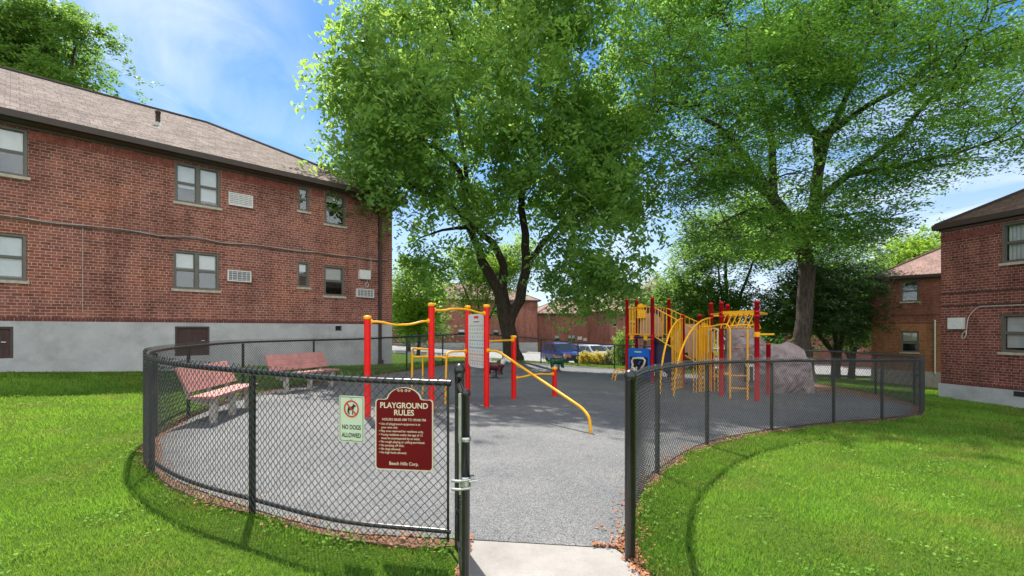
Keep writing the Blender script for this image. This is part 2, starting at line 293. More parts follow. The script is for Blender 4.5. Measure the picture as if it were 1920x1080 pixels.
# ------------------------------------------------------------------ object helpers
def tag(o, label=None, cat=None, group=None, kind=None):
    if label: o['label'] = label
    if cat: o['category'] = cat
    if group: o['group'] = group
    if kind: o['kind'] = kind
    return o
def thing(name, loc, label, cat, group=None, rz=0):
    o = bpy.data.objects.new(name, None); o.empty_display_size = 0.2; COL.objects.link(o)
    o.location = loc; o.rotation_euler = (0, 0, rz); o['base'] = [float(q) for q in loc] if rz == 0 else [0.0, 0.0, 0.0]
    return tag(o, label, cat, group)
def mesh_np(name, V, F, mat, parent=None, loc=(0, 0, 0), vals=None, smooth=False):
    """V (n,3) world, F (m,k) all the same k"""
    me = bpy.data.meshes.new(name); V = np.asarray(V, np.float32) - np.asarray(loc, np.float32)
    F = np.asarray(F, np.int32); k = F.shape[1]; n = len(F)
    me.vertices.add(len(V)); me.vertices.foreach_set('co', V.ravel())
    me.loops.add(n*k); me.loops.foreach_set('vertex_index', F.ravel())
    me.polygons.add(n); me.polygons.foreach_set('loop_start', np.arange(0, n*k, k, dtype=np.int32))
    if smooth: me.polygons.foreach_set('use_smooth', np.ones(n, bool))
    me.update(calc_edges=True)
    if vals is not None:
        a = me.attributes.new('v', 'FLOAT', 'FACE'); a.data.foreach_set('value', np.asarray(vals, np.float32))
    me.materials.append(mat)
    o = bpy.data.objects.new(name, me); COL.objects.link(o)
    if parent is not None: o.parent = parent
    else: o.location = loc
    return o
class MB:
    def __init__(s): s.v = []; s.f = []; s.uv = {}; s.sm = []
    def add(s, vs, fs, smooth=False, uvs=None):
        n = len(s.v); s.v += [tuple(p) for p in vs]
        for i, f in enumerate(fs):
            if uvs: s.uv[len(s.f)] = uvs[i]
            s.f.append(tuple(n+j for j in f)); s.sm.append(smooth)
        return s
    def hexa(s, p):    # 8 corners: bottom 0-3, top 4-7
        return s.add(p, [(3, 2, 1, 0), (4, 5, 6, 7), (0, 1, 5, 4), (1, 2, 6, 5), (2, 3, 7, 6), (3, 0, 4, 7)])
    def box(s, c, d, rz=0, rx=0):
        R = Matrix.Rotation(rz, 3, 'Z') @ Matrix.Rotation(rx, 3, 'X'); c = Vector(c); x, y, z = d[0]/2, d[1]/2, d[2]/2
        return s.hexa([c + R @ Vector(q) for q in ((-x, -y, -z), (x, -y, -z), (x, y, -z), (-x, y, -z), (-x, -y, z), (x, -y, z), (x, y, z), (-x, y, z))])
    def tube(s, pts, r, n=8, cap=True):
        P = [Vector(p) for p in pts]; m = len(P); rr = r if isinstance(r, (list, tuple)) else [r]*m
        T = [(P[min(i+1, m-1)] - P[max(i-1, 0)]).normalized() for i in range(m)]
        u = T[0].orthogonal().normalized(); vs = []
        for i in range(m):
            u = (u - T[i]*u.dot(T[i]));  u = u.normalized() if u.length > 1e-6 else T[i].orthogonal().normalized(); w_ = T[i].cross(u)
            for k in range(n):
                a = 2*math.pi*k/n; vs.append(P[i] + (u*math.cos(a) + w_*math.sin(a))*rr[i])
        fs = [(i*n+k, i*n+(k+1) % n, (i+1)*n+(k+1) % n, (i+1)*n+k) for i in range(m-1) for k in range(n)]
        s.add(vs, fs, True)
        if cap: s.add(vs[:n], [tuple(range(n))[::-1]]); s.add(vs[-n:], [tuple(range(n))])
        return s
    def lathe(s, c, prof, n=14, axis='Z'):   # prof: (r, z)
        vs = []; c = Vector(c)
        for r, z in prof:
            for k in range(n):
                a = 2*math.pi*k/n; x, y = r*math.cos(a), r*math.sin(a)
                vs.append(c + (Vector((x, y, z)) if axis == 'Z' else Vector((x, z, y)) if axis == 'Y' else Vector((z, x, y))))
        m = len(prof); fs = [(i*n+k, i*n+(k+1) % n, (i+1)*n+(k+1) % n, (i+1)*n+k) for i in range(m-1) for k in range(n)]
        s.add(vs, fs, True); s.add(vs[:n], [tuple(range(n))[::-1]]); s.add(vs[-n:], [tuple(range(n))]); return s
    def prism(s, poly, y0, y1, f=lambda x, y, z: (x, y, z)):   # polygon in xz extruded in y
        n = len(poly); vs = [f(x, y0, z) for x, z in poly] + [f(x, y1, z) for x, z in poly]
        return s.add(vs, [tuple(range(n)), tuple(range(2*n-1, n-1, -1))] + [(i, i+n, (i+1) % n + n, (i+1) % n) for i in range(n)])
    def build(s, name, mat, parent=None, loc=None, sharp=False):
        base = Vector((0, 0, 0))
        if parent is not None:
            r = parent
            while r.parent: r = r.parent
            base = Vector(r.get('base', (0, 0, 0)))
        elif loc: base = Vector(loc)
        me = bpy.data.meshes.new(name); me.from_pydata([tuple(Vector(p)-base) for p in s.v], [], s.f)
        if s.uv:
            ul = me.uv_layers.new(name='UVMap')
            for i, p in enumerate(me.polygons):
                if i in s.uv:
                    for j, li in enumerate(p.loop_indices): ul.data[li].uv = s.uv[i][j]
        me.polygons.foreach_set('use_smooth', s.sm)
        me.materials.append(mat if not isinstance(mat, str) else M[mat]); me.update()
        o = bpy.data.objects.new(name, me); COL.objects.link(o)
        if parent is not None: o.parent = parent
        elif loc: o.location = loc
        return o
def copy_tree(o, parent=None):
    c = o.copy(); COL.objects.link(c); c.parent = parent
    for ch in list(o.children): copy_tree(ch, c)
    return c
def sphere(mb, c, r, n=12, m=8, jitter=0):
    c = Vector(c); rx, ry, rz = r if isinstance(r, tuple) else (r, r, r); vs = []
    for i in range(m+1):
        th = math.pi*i/m
        for k in range(n):
            a = 2*math.pi*k/n; d = Vector((math.sin(th)*math.cos(a), math.sin(th)*math.sin(a), math.cos(th)))
            q = 1 + jitter*noise.noise(d*2 + c)
            vs.append(c + Vector((d.x*rx, d.y*ry, d.z*rz))*q)
    mb.add(vs, [(i*n+k, (i+1)*n+k, (i+1)*n+(k+1) % n, i*n+(k+1) % n) for i in range(m) for k in range(n)], True); return mb
def arc(p0, p1, p2, n=8):
    p0, p1, p2 = Vector(p0), Vector(p1), Vector(p2)
    return [p0*(1-t)**2 + p1*2*t*(1-t) + p2*t*t for t in [i/n for i in range(n+1)]]
def rounded(pts, r=0.1, n=5):
    P = [Vector(p) for p in pts]; o = [P[0]]
    for i in range(1, len(P)-1):
        a = (P[i-1]-P[i]); c = (P[i+1]-P[i]); k = min(r, a.length*0.45, c.length*0.45)
        o += arc(P[i]+a.normalized()*k, P[i], P[i]+c.normalized()*k, n)
    return o + [P[-1]]
def inpoly(px, py, poly):
    ins = np.zeros(len(px), bool); n = len(poly); j = n-1
    for i in range(n):
        xi, yi = poly[i]; xj, yj = poly[j]
        if yi != yj:
            c = ((yi > py) != (yj > py)) & (px < (xj-xi)*(py-yi)/(yj-yi)+xi); ins ^= c
        j = i
    return ins
def at(x, y, d):   # survey: point at depth d that stands at photograph position (x, y)
    return Vector(((x-HX)/FPX*d, d, CZ + (HY-y)/FPX*d))

# ------------------------------------------------------------------ fence line
POSTS_F = [(-0.427, 3.52), (-2.2, 4.1), (-3.87, 5.2), (-4.98, 6.75), (-5.55, 8.3), (-5.95, 10.7), (-5.45, 13.3), (-4.55, 15.2), (-3.7, 17.0), (-2.75, 19.2), (-1.75, 20.9),
           (-0.37, 22.3), (1.42, 23.7), (3.3, 24.2), (5.1, 24.1), (6.9, 23.5), (8.6, 22.2), (9.9, 20.4), (10.55, 18.4), (10.85, 16.4), (10.75, 14.3), (10.15, 12.2), (8.95, 10.6), (7.38, 9.65), (6.05, 9.1), (4.40, 8.2), (2.84, 7.05), (1.66, 5.53), (0.83, 3.4)]
CTRL = {0: [(-1.3, 3.68)], 1: [(-3.05, 4.55)], 2: [(-4.45, 5.9)], 27: [(1.12, 4.45)]}
ctrl = []; pidx = []
for i, p in enumerate(POSTS_F):
    pidx.append(len(ctrl)); ctrl.append(p)
    ctrl += CTRL.get(i, [])
def catmull(P, per=24):
    P = [np.array(p, float) for p in P]; Q = [2*P[0]-P[1]] + P + [2*P[-1]-P[-2]]; o = []
    for i in range(1, len(Q)-2):
        for k in range(per):
            t = k/per; a, b, c, d = Q[i-1:i+3]
            o.append(0.5*((2*b)+(c-a)*t+(2*a-5*b+4*c-d)*t*t+(3*b-a-3*c+d)*t**3))
    o.append(P[-1]); return np.array(o)
FL = catmull(ctrl)
seg = np.linalg.norm(np.diff(FL, axis=0), axis=1); ARC = np.concatenate([[0], np.cumsum(seg)]); FLEN = ARC[-1]
def fence_at(s): return np.stack([np.interp(s, ARC, FL[:, 0]), np.interp(s, ARC, FL[:, 1])], -1)
def fence_nrm(s):
    a = fence_at(np.clip(np.asarray(s)-0.03, 0, FLEN)); b_ = fence_at(np.clip(np.asarray(s)+0.03, 0, FLEN)); t_ = b_-a
    t_ /= np.linalg.norm(t_, axis=-1, keepdims=True); return np.stack([-t_[..., 1], t_[..., 0]], -1)*-1   # outward: line runs clockwise seen from above
S200 = np.linspace(0, FLEN, 220)
def offset_line(d): return fence_at(S200) + fence_nrm(S200)*d
inside_c = np.array([2.5, 13.0]); test = fence_at(FLEN*0.2) + fence_nrm(FLEN*0.2)*0.3
SGN = 1 if np.linalg.norm(test-inside_c) > np.linalg.norm(fence_at(FLEN*0.2)-inside_c) else -1
def fence_out(s): return fence_nrm(s)*SGN

# ------------------------------------------------------------------ ground sheets
def sheet(name, poly, step, off, mat, kind='structure'):
    poly = np.asarray(poly); x0, y0 = poly.min(0); x1, y1 = poly.max(0)
    gx, gy = np.meshgrid(np.arange(x0+step/2, x1, step), np.arange(y0+step/2, y1, step)); gx = gx.ravel(); gy = gy.ravel()
    k = inpoly(gx, gy, poly); pts = [Vector((a, b)) for a, b in poly] + [Vector((a, b)) for a, b in zip(gx[k], gy[k])]
    n = len(poly); r = delaunay_2d_cdt(pts, [(i, (i+1) % n) for i in range(n)], [], 1, 1e-4)
    V = np.array([(p.x, p.y) for p in r[0]]); V = np.column_stack([V, g(V[:, 0], V[:, 1]) + off])
    F = [f if (V[f[1]][0]-V[f[0]][0])*(V[f[2]][1]-V[f[0]][1])-(V[f[1]][1]-V[f[0]][1])*(V[f[2]][0]-V[f[0]][0]) > 0 else f[::-1] for f in r[2]]
    o = mesh_np(name, V, np.array(F), mat, smooth=True); o['kind'] = kind; return o
xs = np.unique(np.concatenate([np.arange(-30, 30.1, 0.4), np.linspace(-600, -30, 30), np.linspace(30, 600, 30)]))
ys = np.unique(np.concatenate([np.arange(-6, 45.1, 0.4), np.linspace(-60, -6, 10), np.linspace(45, 900, 40)]))
GX, GY = np.meshgrid(xs, ys); V = np.column_stack([GX.ravel(), GY.ravel(), g(GX.ravel(), GY.ravel())])
nx = len(xs); I = (np.arange(len(ys)-1)[:, None]*nx + np.arange(nx-1)[None, :]).ravel()
lawn = mesh_np('lawn', V, np.column_stack([I, I+1, I+1+nx, I+nx]), M['lawn'], smooth=True); tag(lawn, kind='structure')
edge_wobble = lambda a: 0.05*np.sin(S200*2.3)+0.03*np.sin(S200*7.1)
in_line = fence_at(S200) - fence_out(S200)*(0.10 + 0.05*np.sin(S200*1.7)[:, None] + 0.02*np.sin(S200*8)[:, None])
ml = np.interp(S200, [0, 2, 5, 16, FLEN*0.5, FLEN-28, FLEN-24, FLEN-18, FLEN-15.5, FLEN-13, FLEN-6, FLEN], [0.05, 0.05, 0.13, 0.12, 0.12, 0.2, 1.5, 2.3, 1.3, 0.2, 0.05, 0.05])[:, None]
in_line2 = fence_at(S200) - fence_out(S200)*ml*(1+0.25*np.sin(S200*3.1)[:, None])
out_line = fence_at(S200) + fence_out(S200)*(0.035 + 0.03*np.sin(S200*2.9)[:, None] + 0.025*np.sin(S200*6.3)[:, None])
gate_l, gate_r = (-0.34, 3.64), (0.80, 3.56)
play_poly = np.vstack([[(-0.30, 3.64)], in_line2[3:-3], [(0.78, 3.56)]])
mulch_poly = np.vstack([[(-0.40, 3.56)], out_line[1:-1], [(0.86, 3.50), (0.74, 3.8), (-0.3, 3.84)]])
sheet('mulch_bed', mulch_poly, 0.8, 0.006, M['mulch'])
sheet('play_surface', play_poly, 0.8, 0.016, M['rubber'])
path_poly = [(-0.31, 3.645), (0.755, 3.565), (0.83, 3.40), (0.90, 3.0), (0.93, 1.0), (0.95, -3), (-0.42, -3), (-0.40, 1.0), (-0.37, 3.0), (-0.36, 3.5)]
sheet('path', path_poly, 0.4, 0.010, M['path'])
sheet('road', [(-70, 43.0), (80, 40.5), (80, 54.5), (-70, 56.5)], 1.5, 0.02, M['road'])
pv = [(x, 40.9 - 0.0167*x - 0.0) for x in (-70, 80)]
sheet('pavement', [(-70, 56.6), (80, 54.6), (80, 56.4), (-70, 58.4)], 1.5, 0.12, M['path'])

# ------------------------------------------------------------------ fence
fl = thing('chain_link_fence', (POSTS_F[0][0], POSTS_F[0][1], gz(*POSTS_F[0])), 'low black vinyl chain link fence curving around the grey playground surface', 'fence')
def post(x, y, r, h, dome=True, parent=fl, name='post'):
    z = gz(x, y); mb = MB()
    mb.lathe((x, y, 0), [(r, z-0.3), (r, z+h), (r*1.18, z+h), (r*1.18, z+h+0.035), (r*0.95, z+h+0.055), (r*0.5, z+h+0.07), (0.004, z+h+0.075)], 14)
    return mb.build(name, 'fence', parent)
for i, p in enumerate(POSTS_F):
    term = i in (0, len(POSTS_F)-1)
    if i == 0: q = fence_at(0.0); post(q[0]+0.045, q[1], 0.036, 1.27)
    elif term: post(p[0], p[1], 0.038, 1.27)
    else:
        x, y = p; z = gz(x, y); MB().lathe((x, y, 0), [(0.028, z-0.3), (0.028, z+1.17)], 10).build('post', 'fence', fl)
RH = 1.20
ss = np.linspace(0.02, FLEN-0.02, int(FLEN/0.2)); P = fence_at(ss)
MB().tube([(a, b, gz(a, b)+RH) for a, b in P], 0.024, 10).build('top_rail', 'fence', fl)
s_end = ARC[pidx[4]*24]
ss = np.linspace(0.02, s_end, 60); P = fence_at(ss)
MB().tube([(a, b, gz(a, b)+0.12) for a, b in P], 0.019, 8).build('bottom_rail', 'fence', fl)
ss = np.linspace(s_end, FLEN-0.02, 300); P = fence_at(ss)
MB().tube([(a, b, gz(a, b)+0.045) for a, b in P], 0.006, 5).build('tension_wire', 'fence', fl)
for s0 in (0.0, FLEN-0.075):
    for s1 in (0.07,):
        a, b = fence_at(s0+0.04); MB().box((a, b, gz(a, b)+0.62), (0.018, 0.008, 1.16), math.atan2(0.1, 1)).build('tension_bar', 'fence', fl)
def chainlink(name, line_fn, out_fn, s0, s1, z0, z1, ground_fn, parent, pitch=0.067, r=0.0031, off=0.030):
    hp = pitch/2; nc = int((s1-s0)/hp); nk = int(round((z1-z0)/hp)); cols = s0 + np.arange(nc+2)*hp; cols = np.minimum(cols, s1)
    base = line_fn(cols); nr = out_fn(cols); base = base + nr*off; gzv = ground_fn(base[:, 0], base[:, 1])
    i = np.arange(nc+1)[:, None]; k = np.arange(nk+1)[None, :]
    ci = np.minimum(i + ((k + i) % 2), nc+1)
    wob = 0.0035
    P = np.stack([base[ci, 0] + nr[ci, 0]*wob*np.where((k+i) % 2 == 0, 1, -1), base[ci, 1] + nr[ci, 1]*wob*np.where((k+i) % 2 == 0, 1, -1), gzv[ci] + z0 + k*hp + 0*i], -1)
    Sx = P[:, :-1].reshape(-1, 3); Ex = P[:, 1:].reshape(-1, 3); D = Ex-Sx; D /= np.linalg.norm(D, axis=1, keepdims=True)
    nn = np.concatenate([nr[ci[:, :-1]].reshape(-1, 2), np.zeros((len(Sx), 1))], 1); B = np.cross(D, nn); B /= np.linalg.norm(B, axis=1, keepdims=True); C2 = np.cross(B, D)
    vs = []
    for e in (Sx - D*r, Ex + D*r):
        for a in (90, 210, 330): vs.append(e + r*(math.cos(math.radians(a))*B + math.sin(math.radians(a))*C2))
    V = np.stack(vs, 1).reshape(-1, 3); n = len(Sx); o = np.arange(n)[:, None]*6
    F = np.concatenate([o+np.array([[0, 1, 4, 3]]), o+np.array([[1, 2, 5, 4]]), o+np.array([[2, 0, 3, 5]])], 0)
    base0 = parent.get('base', (0, 0, 0))
    return mesh_np(name, V - np.array(base0)[None, :], F, M['mesh'], parent)
chainlink('chain_link_mesh', fence_at, fence_out, 0.04, FLEN-0.05, 0.02, 1.26, g, fl)

# gate leaf standing open towards the viewer
H0 = np.array([-0.375, 3.46]); H1 = np.array([-0.250, 2.62]); gd = (H1-H0); GL = np.linalg.norm(gd); gd = gd/GL
gt = thing('fence_gate', (H0[0], H0[1], gz(*H0)), 'black chain link gate swung open edge on at the playground entrance', 'gate')
zg = gz(*H0)
def gp(u, z, o=0): return (H0[0]+gd[0]*u - gd[1]*o, H0[1]+gd[1]*u + gd[0]*o, zg+z)
for u, nm in ((0.02, 'frame_post'), (GL, 'frame_post')):
    h = 1.245 if u < 0.1 else 1.235
    MB().lathe(gp(u, 0), [(0.022, 0.05), (0.022, h), (0.026, h), (0.026, h+0.02), (0.012, h+0.035)], 12).build(nm, 'fence', gt)
for z in (0.09, 1.20): MB().tube([gp(0.02, z), gp(GL, z)], 0.019, 10).build('frame_rail', 'fence', gt)
chainlink('chain_link_mesh', lambda s: H0+np.asarray(s)[..., None]*gd, lambda s: np.broadcast_to(np.array([-gd[1], gd[0]]), np.shape(s)+(2,)), 0.03, GL-0.03, 0.09, 1.215, lambda x, y: np.full(np.shape(x), zg), gt, off=0.0)
rod = MB().tube([gp(GL-0.005, 0.98, -0.030), gp(GL-0.005, 1.245, -0.030)], 0.011, 8); rod.tube([gp(GL-0.005, 0.70, -0.03), gp(GL-0.005, 1.02, -0.03)], 0.008, 8)
rod.build('drop_rod', 'galvdull', gt)
for z in (0.30, 1.03): MB().lathe(gp(0.02, z), [(0.03, -0.02), (0.032, -0.01), (0.032, 0.01), (0.03, 0.02)], 12).build('hinge', 'fence', gt)
la = MB().lathe(gp(GL, 1.0), [(0.026, -0.012), (0.029, -0.008), (0.029, 0.008), (0.026, 0.012)], 12)
la.build('collar', 'galv', gt)
la = MB().lathe(gp(GL, 0.77), [(0.027, -0.028), (0.031, -0.02), (0.031, 0.02), (0.027, 0.028)], 14)
p0 = Vector(gp(GL, 0.77))
for dz in (0.015, -0.03):
    la.tube([p0+Vector((-0.075, 0.0, dz-0.012)), p0+Vector((-0.03, -0.03, dz-0.005)), p0+Vector((0.03, -0.03, dz+0.004))], 0.0075, 8)
la.box(p0+Vector((0.036, -0.012, 0.008)), (0.022, 0.03, 0.055), 0.2); la.tube([p0+Vector((0.02, -0.04, 0.012)), p0+Vector((0.065, -0.03, 0.016))], 0.006, 8)
la.build('fork_latch', 'galv', gt)

# ------------------------------------------------------------------ signs
def text_mesh(txt, size, align='CENTER', bold=0.0, sx=1.0):
    cu = bpy.data.curves.new('t', 'FONT'); cu.body = txt; cu.size = size; cu.align_x = align; cu.align_y = 'CENTER'; cu.offset = bold; cu.resolution_u = 4; cu.fill_mode = 'FRONT'
    ob = bpy.data.objects.new('t', cu); COL.objects.link(ob); bpy.context.view_layer.update()
    me = bpy.data.meshes.new_from_object(ob.evaluated_get(bpy.context.evaluated_depsgraph_get()))
    vs = [(v.co.x*sx, v.co.y) for v in me.vertices]; fs = [tuple(p.vertices) for p in me.polygons]
    bpy.data.objects.remove(ob); bpy.data.curves.remove(cu); bpy.data.meshes.remove(me); return vs, fs
def put_text(mb, txt, x, z, size, align='CENTER', bold=0.0, sx=1.0, off=0.0035):
    vs, fs = text_mesh(txt, size, align, bold, sx); mb.add([(x+a, -off, z+b) for a, b in vs], fs); return mb
s_r = 0.355; pr = fence_at(s_r); nr_ = fence_out(s_r); yaw = math.atan2(nr_[0], -nr_[1])
pos = pr + nr_*0.054
sg = thing('rules_sign', (pos[0], pos[1], 0.876), 'maroon playground rules board with cream border and arched top on the fence', 'sign', rz=yaw)
def rules_outline(ins):
    W, H = 0.2185-ins, 0.30-ins; c = 0.028; shoulder = 0.215-ins*0.3; pts = []
    def corner(cx, cz, a0, a1, r, n=6): return [(cx+r*math.cos(math.radians(a0+(a1-a0)*i/n)), cz+r*math.sin(math.radians(a0+(a1-a0)*i/n))) for i in range(n+1)]
    r = c*0.8
    pts += corner(-W+r, -H+r, 180, 270, r); pts += corner(W-r, -H+r, 270, 360, r); pts += corner(W-r, shoulder-r, 0, 90, r)
    R = 0.135-ins; xc = R
    pts += [(R+0.012, shoulder), (R, shoulder+0.006)]
    for i in range(17):
        a = math.radians(8+164*i/16); pts.append((R*0.985*math.cos(a), shoulder-0.010+(0.098)*math.sin(a)))
    pts += [(-R, shoulder+0.006), (-R-0.012, shoulder)]
    pts += corner(-W+r, shoulder-r, 90, 180, r); return pts
MB().prism(rules_outline(0), 0, 0.012).build('border_board', 'signcream', sg)
MB().prism(rules_outline(0.0085), -0.0022, 0.0, ).build('face_panel', 'maroon', sg)
tx = MB()
put_text(tx, 'PLAYGROUND', 0, 0.170, 0.057, bold=0.0011, sx=0.96); put_text(tx, 'RULES', 0, 0.118, 0.057, bold=0.0011, sx=0.98)
tx.build('title_text', 'signcream', sg); tx = MB()
put_text(tx, 'HOURS 08:00 AM TO 09:00 PM', 0, 0.068, 0.0255, bold=0.0002, sx=0.98)
lines = ['• Use of playground equipment is at', '   your own risk.', '• Play area reserved for residents only.', '• Young residents under the age of 12', '   must be accompanied by an adult.', '• No rough playing or yelling permitted.', '• No jumping off slide.', '• No dogs allowed.', '• No high heels allowed.']
for i, l in enumerate(lines): put_text(tx, l, -0.190, 0.036-0.0262*i, 0.0232, 'LEFT', bold=0.0002, sx=0.93)
tx.build('rules_text', 'signcream', sg); tx = MB()
put_text(tx, 'Beech Hills Corp.', 0, -0.252, 0.034, bold=0.0004, sx=0.92)
tx.build('footer_text', 'signcream', sg); tx = MB()
# scroll ornament
for sx_ in (-1, 1):
    for cx, r0 in ((0.016, 0.011), (0.041, 0.009)):
        prev = None; pts = []
        for i in range(22):
            a = i/21*math.pi*2.6; r = r0*(1-i/30); pts.append((sx_*(cx+r*math.cos(a)), 0.279+r*math.sin(a)))
        for i in range(21):
            (x1, z1), (x2, z2) = pts[i], pts[i+1]; dx, dz = x2-x1, z2-z1; l_ = math.hypot(dx, dz); px_, pz_ = -dz/l_*0.0016, dx/l_*0.0016
            tx.add([(x1-px_, -0.0035, z1-pz_), (x2-px_, -0.0035, z2-pz_), (x2+px_, -0.0035, z2+pz_), (x1+px_, -0.0035, z1+pz_)], [(0, 1, 2, 3)])
tx.build('scroll_ornament', 'signcream', sg)
s_r = 0.765; pr = fence_at(s_r); nr_ = fence_out(s_r); yaw = math.atan2(nr_[0], -nr_[1]); pos = pr + nr_*0.050
ng = thing('no_dogs_sign', (pos[0], pos[1], 0.935), 'small pale green no dogs allowed sign wired to the fence', 'sign', rz=yaw-0.03)
def rrect(W, H, r, n=5):
    o = []
    for cx, cz, a0 in ((W-r, H-r, 0), (-W+r, H-r, 90), (-W+r, -H+r, 180), (W-r, -H+r, 270)):
        o += [(cx+r*math.cos(math.radians(a0+90*i/n)), cz+r*math.sin(math.radians(a0+90*i/n))) for i in range(n+1)]
    return o
MB().prism(rrect(0.108, 0.172, 0.016), 0, 0.004).build('plate', 'signgreen', ng)
ink = MB(); o1, o2 = rrect(0.100, 0.164, 0.012), rrect(0.0965, 0.1605, 0.010)
n = len(o1); ink.add([(x, -0.0015, z) for x, z in o1]+[(x, -0.0015, z) for x, z in o2], [(i, (i+1) % n, (i+1) % n+n, i+n) for i in range(n)])
ink.build('border_line', 'ink', ng); ink = MB()
put_text(ink, 'NO DOGS', 0, -0.062, 0.047, bold=0.0011, sx=0.74, off=0.0015); ink.build('lettering', 'ink', ng); ink = MB(); put_text(ink, 'ALLOWED', 0, -0.122, 0.047, bold=0.0011, sx=0.74, off=0.0015)
ink.build('lettering', 'ink', ng); ink = MB()
dog = [(-0.030, 0.030), (-0.034, 0.060), (-0.026, 0.088), (0.004, 0.088), (0.018, 0.102), (0.020, 0.116), (0.026, 0.106), (0.044, 0.098), (0.046, 0.090), (0.030, 0.086), (0.026, 0.072), (0.018, 0.062), (0.020, 0.034), (0.026, 0.030), (0.010, 0.030), (0.010, 0.060), (-0.014, 0.062), (-0.016, 0.046), (-0.010, 0.030), (-0.022, 0.030), (-0.022, 0.050), (-0.026, 0.036)]
ink.add([(x*0.92-0.003, -0.0015, z+0.004) for x, z in dog], [tuple(range(len(dog)))])
ink.build('dog_silhouette', 'ink', ng)
rg = MB(); n = 36; c0 = 0.076
rg.add([(r*math.cos(2*math.pi*i/n), -0.0030, c0+r*math.sin(2*math.pi*i/n)) for r in (0.064, 0.0525) for i in range(n)], [(i, (i+1) % n, (i+1) % n+n, i+n) for i in range(n)])
rg.add([(-0.042, -0.0033, c0+0.034), (-0.034, -0.0033, c0+0.042), (0.042, -0.0033, c0-0.034), (0.034, -0.0033, c0-0.042)], [(0, 1, 2, 3)])
rg.build('prohibition_ring', 'signred', ng)
for sgx in (ng,):
    for z in (0.150, -0.155): MB().lathe((0, -0.003, z), [(0.005, -0.004), (0.005, 0.004)], 8, 'Y').build('bolt', 'galv', sgx)

# ------------------------------------------------------------------ buildings
class Frame:
    def __init__(s, o, d, n): s.o = np.array(o, float); s.d = np.array(d, float)/np.linalg.norm(d); s.n = np.array(n, float)/np.linalg.norm(n)
    def p(s, u, z, off=0): q = s.o + s.d*u + s.n*off; return (q[0], q[1], z)
    def from_px(s, x, y):
        r = np.array([(x-HX)/FPX, 1.0]); t_ = s.o.dot(s.n)/r.dot(s.n); P_ = r*t_; return float((P_-s.o).dot(s.d)), CZ + (HY-y)/FPX*t_
    def px_rect(s, x0, x1, y0, y1):   # y measured at the x0 side
        u0, za = s.from_px(x0, y0); u1, _ = s.from_px(x1, y0); _, zb = s.from_px(x0, y1)
        return min(u0, u1), max(u0, u1), zb, za
def fbox(mb, F, u0, u1, z0, z1, o0, o1):
    flip = np.cross(np.append(F.d, 0), np.append(F.n, 0))[2] < 0
    c = [F.p(u0, z0, o0), F.p(u1, z0, o0), F.p(u1, z0, o1), F.p(u0, z0, o1), F.p(u0, z1, o0), F.p(u1, z1, o0), F.p(u1, z1, o1), F.p(u0, z1, o1)]
    if flip: c = [c[i] for i in (1, 0, 3, 2, 5, 4, 7, 6)]
    return mb.hexa(c)
def wall(F, u0, u1, z0, z1, holes, name, mat, parent, reveal=0.10):
    us = sorted({u0, u1, *[h[0] for h in holes], *[h[1] for h in holes]}); zs = sorted({z0, z1, *[min(max(h[2], z0), z1) for h in holes], *[min(max(h[3], z0), z1) for h in holes]})
    us = [u for u in us if u0 <= u <= u1]; mb = MB()
    def quad(a, uv): mb.add(a, [(0, 1, 2, 3)], False, [uv])
    for i in range(len(us)-1):
        for j in range(len(zs)-1):
            uc, zc = (us[i]+us[i+1])/2, (zs[j]+zs[j+1])/2
            if any(h[0] < uc < h[1] and h[2] < zc < h[3] for h in holes): continue
            a, b_, c, d = us[i], us[i+1], zs[j], zs[j+1]
            quad([F.p(a, c), F.p(b_, c), F.p(b_, d), F.p(a, d)], [(a, c), (b_, c), (b_, d), (a, d)])
    for h in holes:
        a, b_, c, d = h[0], h[1], max(h[2], z0), min(h[3], z1)
        if d <= c: continue
        r = -reveal
        quad([F.p(a, c), F.p(a, d), F.p(a, d, r), F.p(a, c, r)], [(a, c), (a, d), (a+reveal, d), (a+reveal, c)])
        quad([F.p(b_, c), F.p(b_, d), F.p(b_, d, r), F.p(b_, c, r)], [(b_, c), (b_, d), (b_+reveal, d), (b_+reveal, c)])
        quad([F.p(a, c), F.p(b_, c), F.p(b_, c, r), F.p(a, c, r)], [(a, c), (b_, c), (b_, c+reveal), (a, c+reveal)])
        if d < z1 - 1e-6: quad([F.p(a, d), F.p(b_, d), F.p(b_, d, r), F.p(a, d, r)], [(a, d), (b_, d), (b_, d+reveal), (a, d+reveal)])
    return mb.build(name, mat, parent)
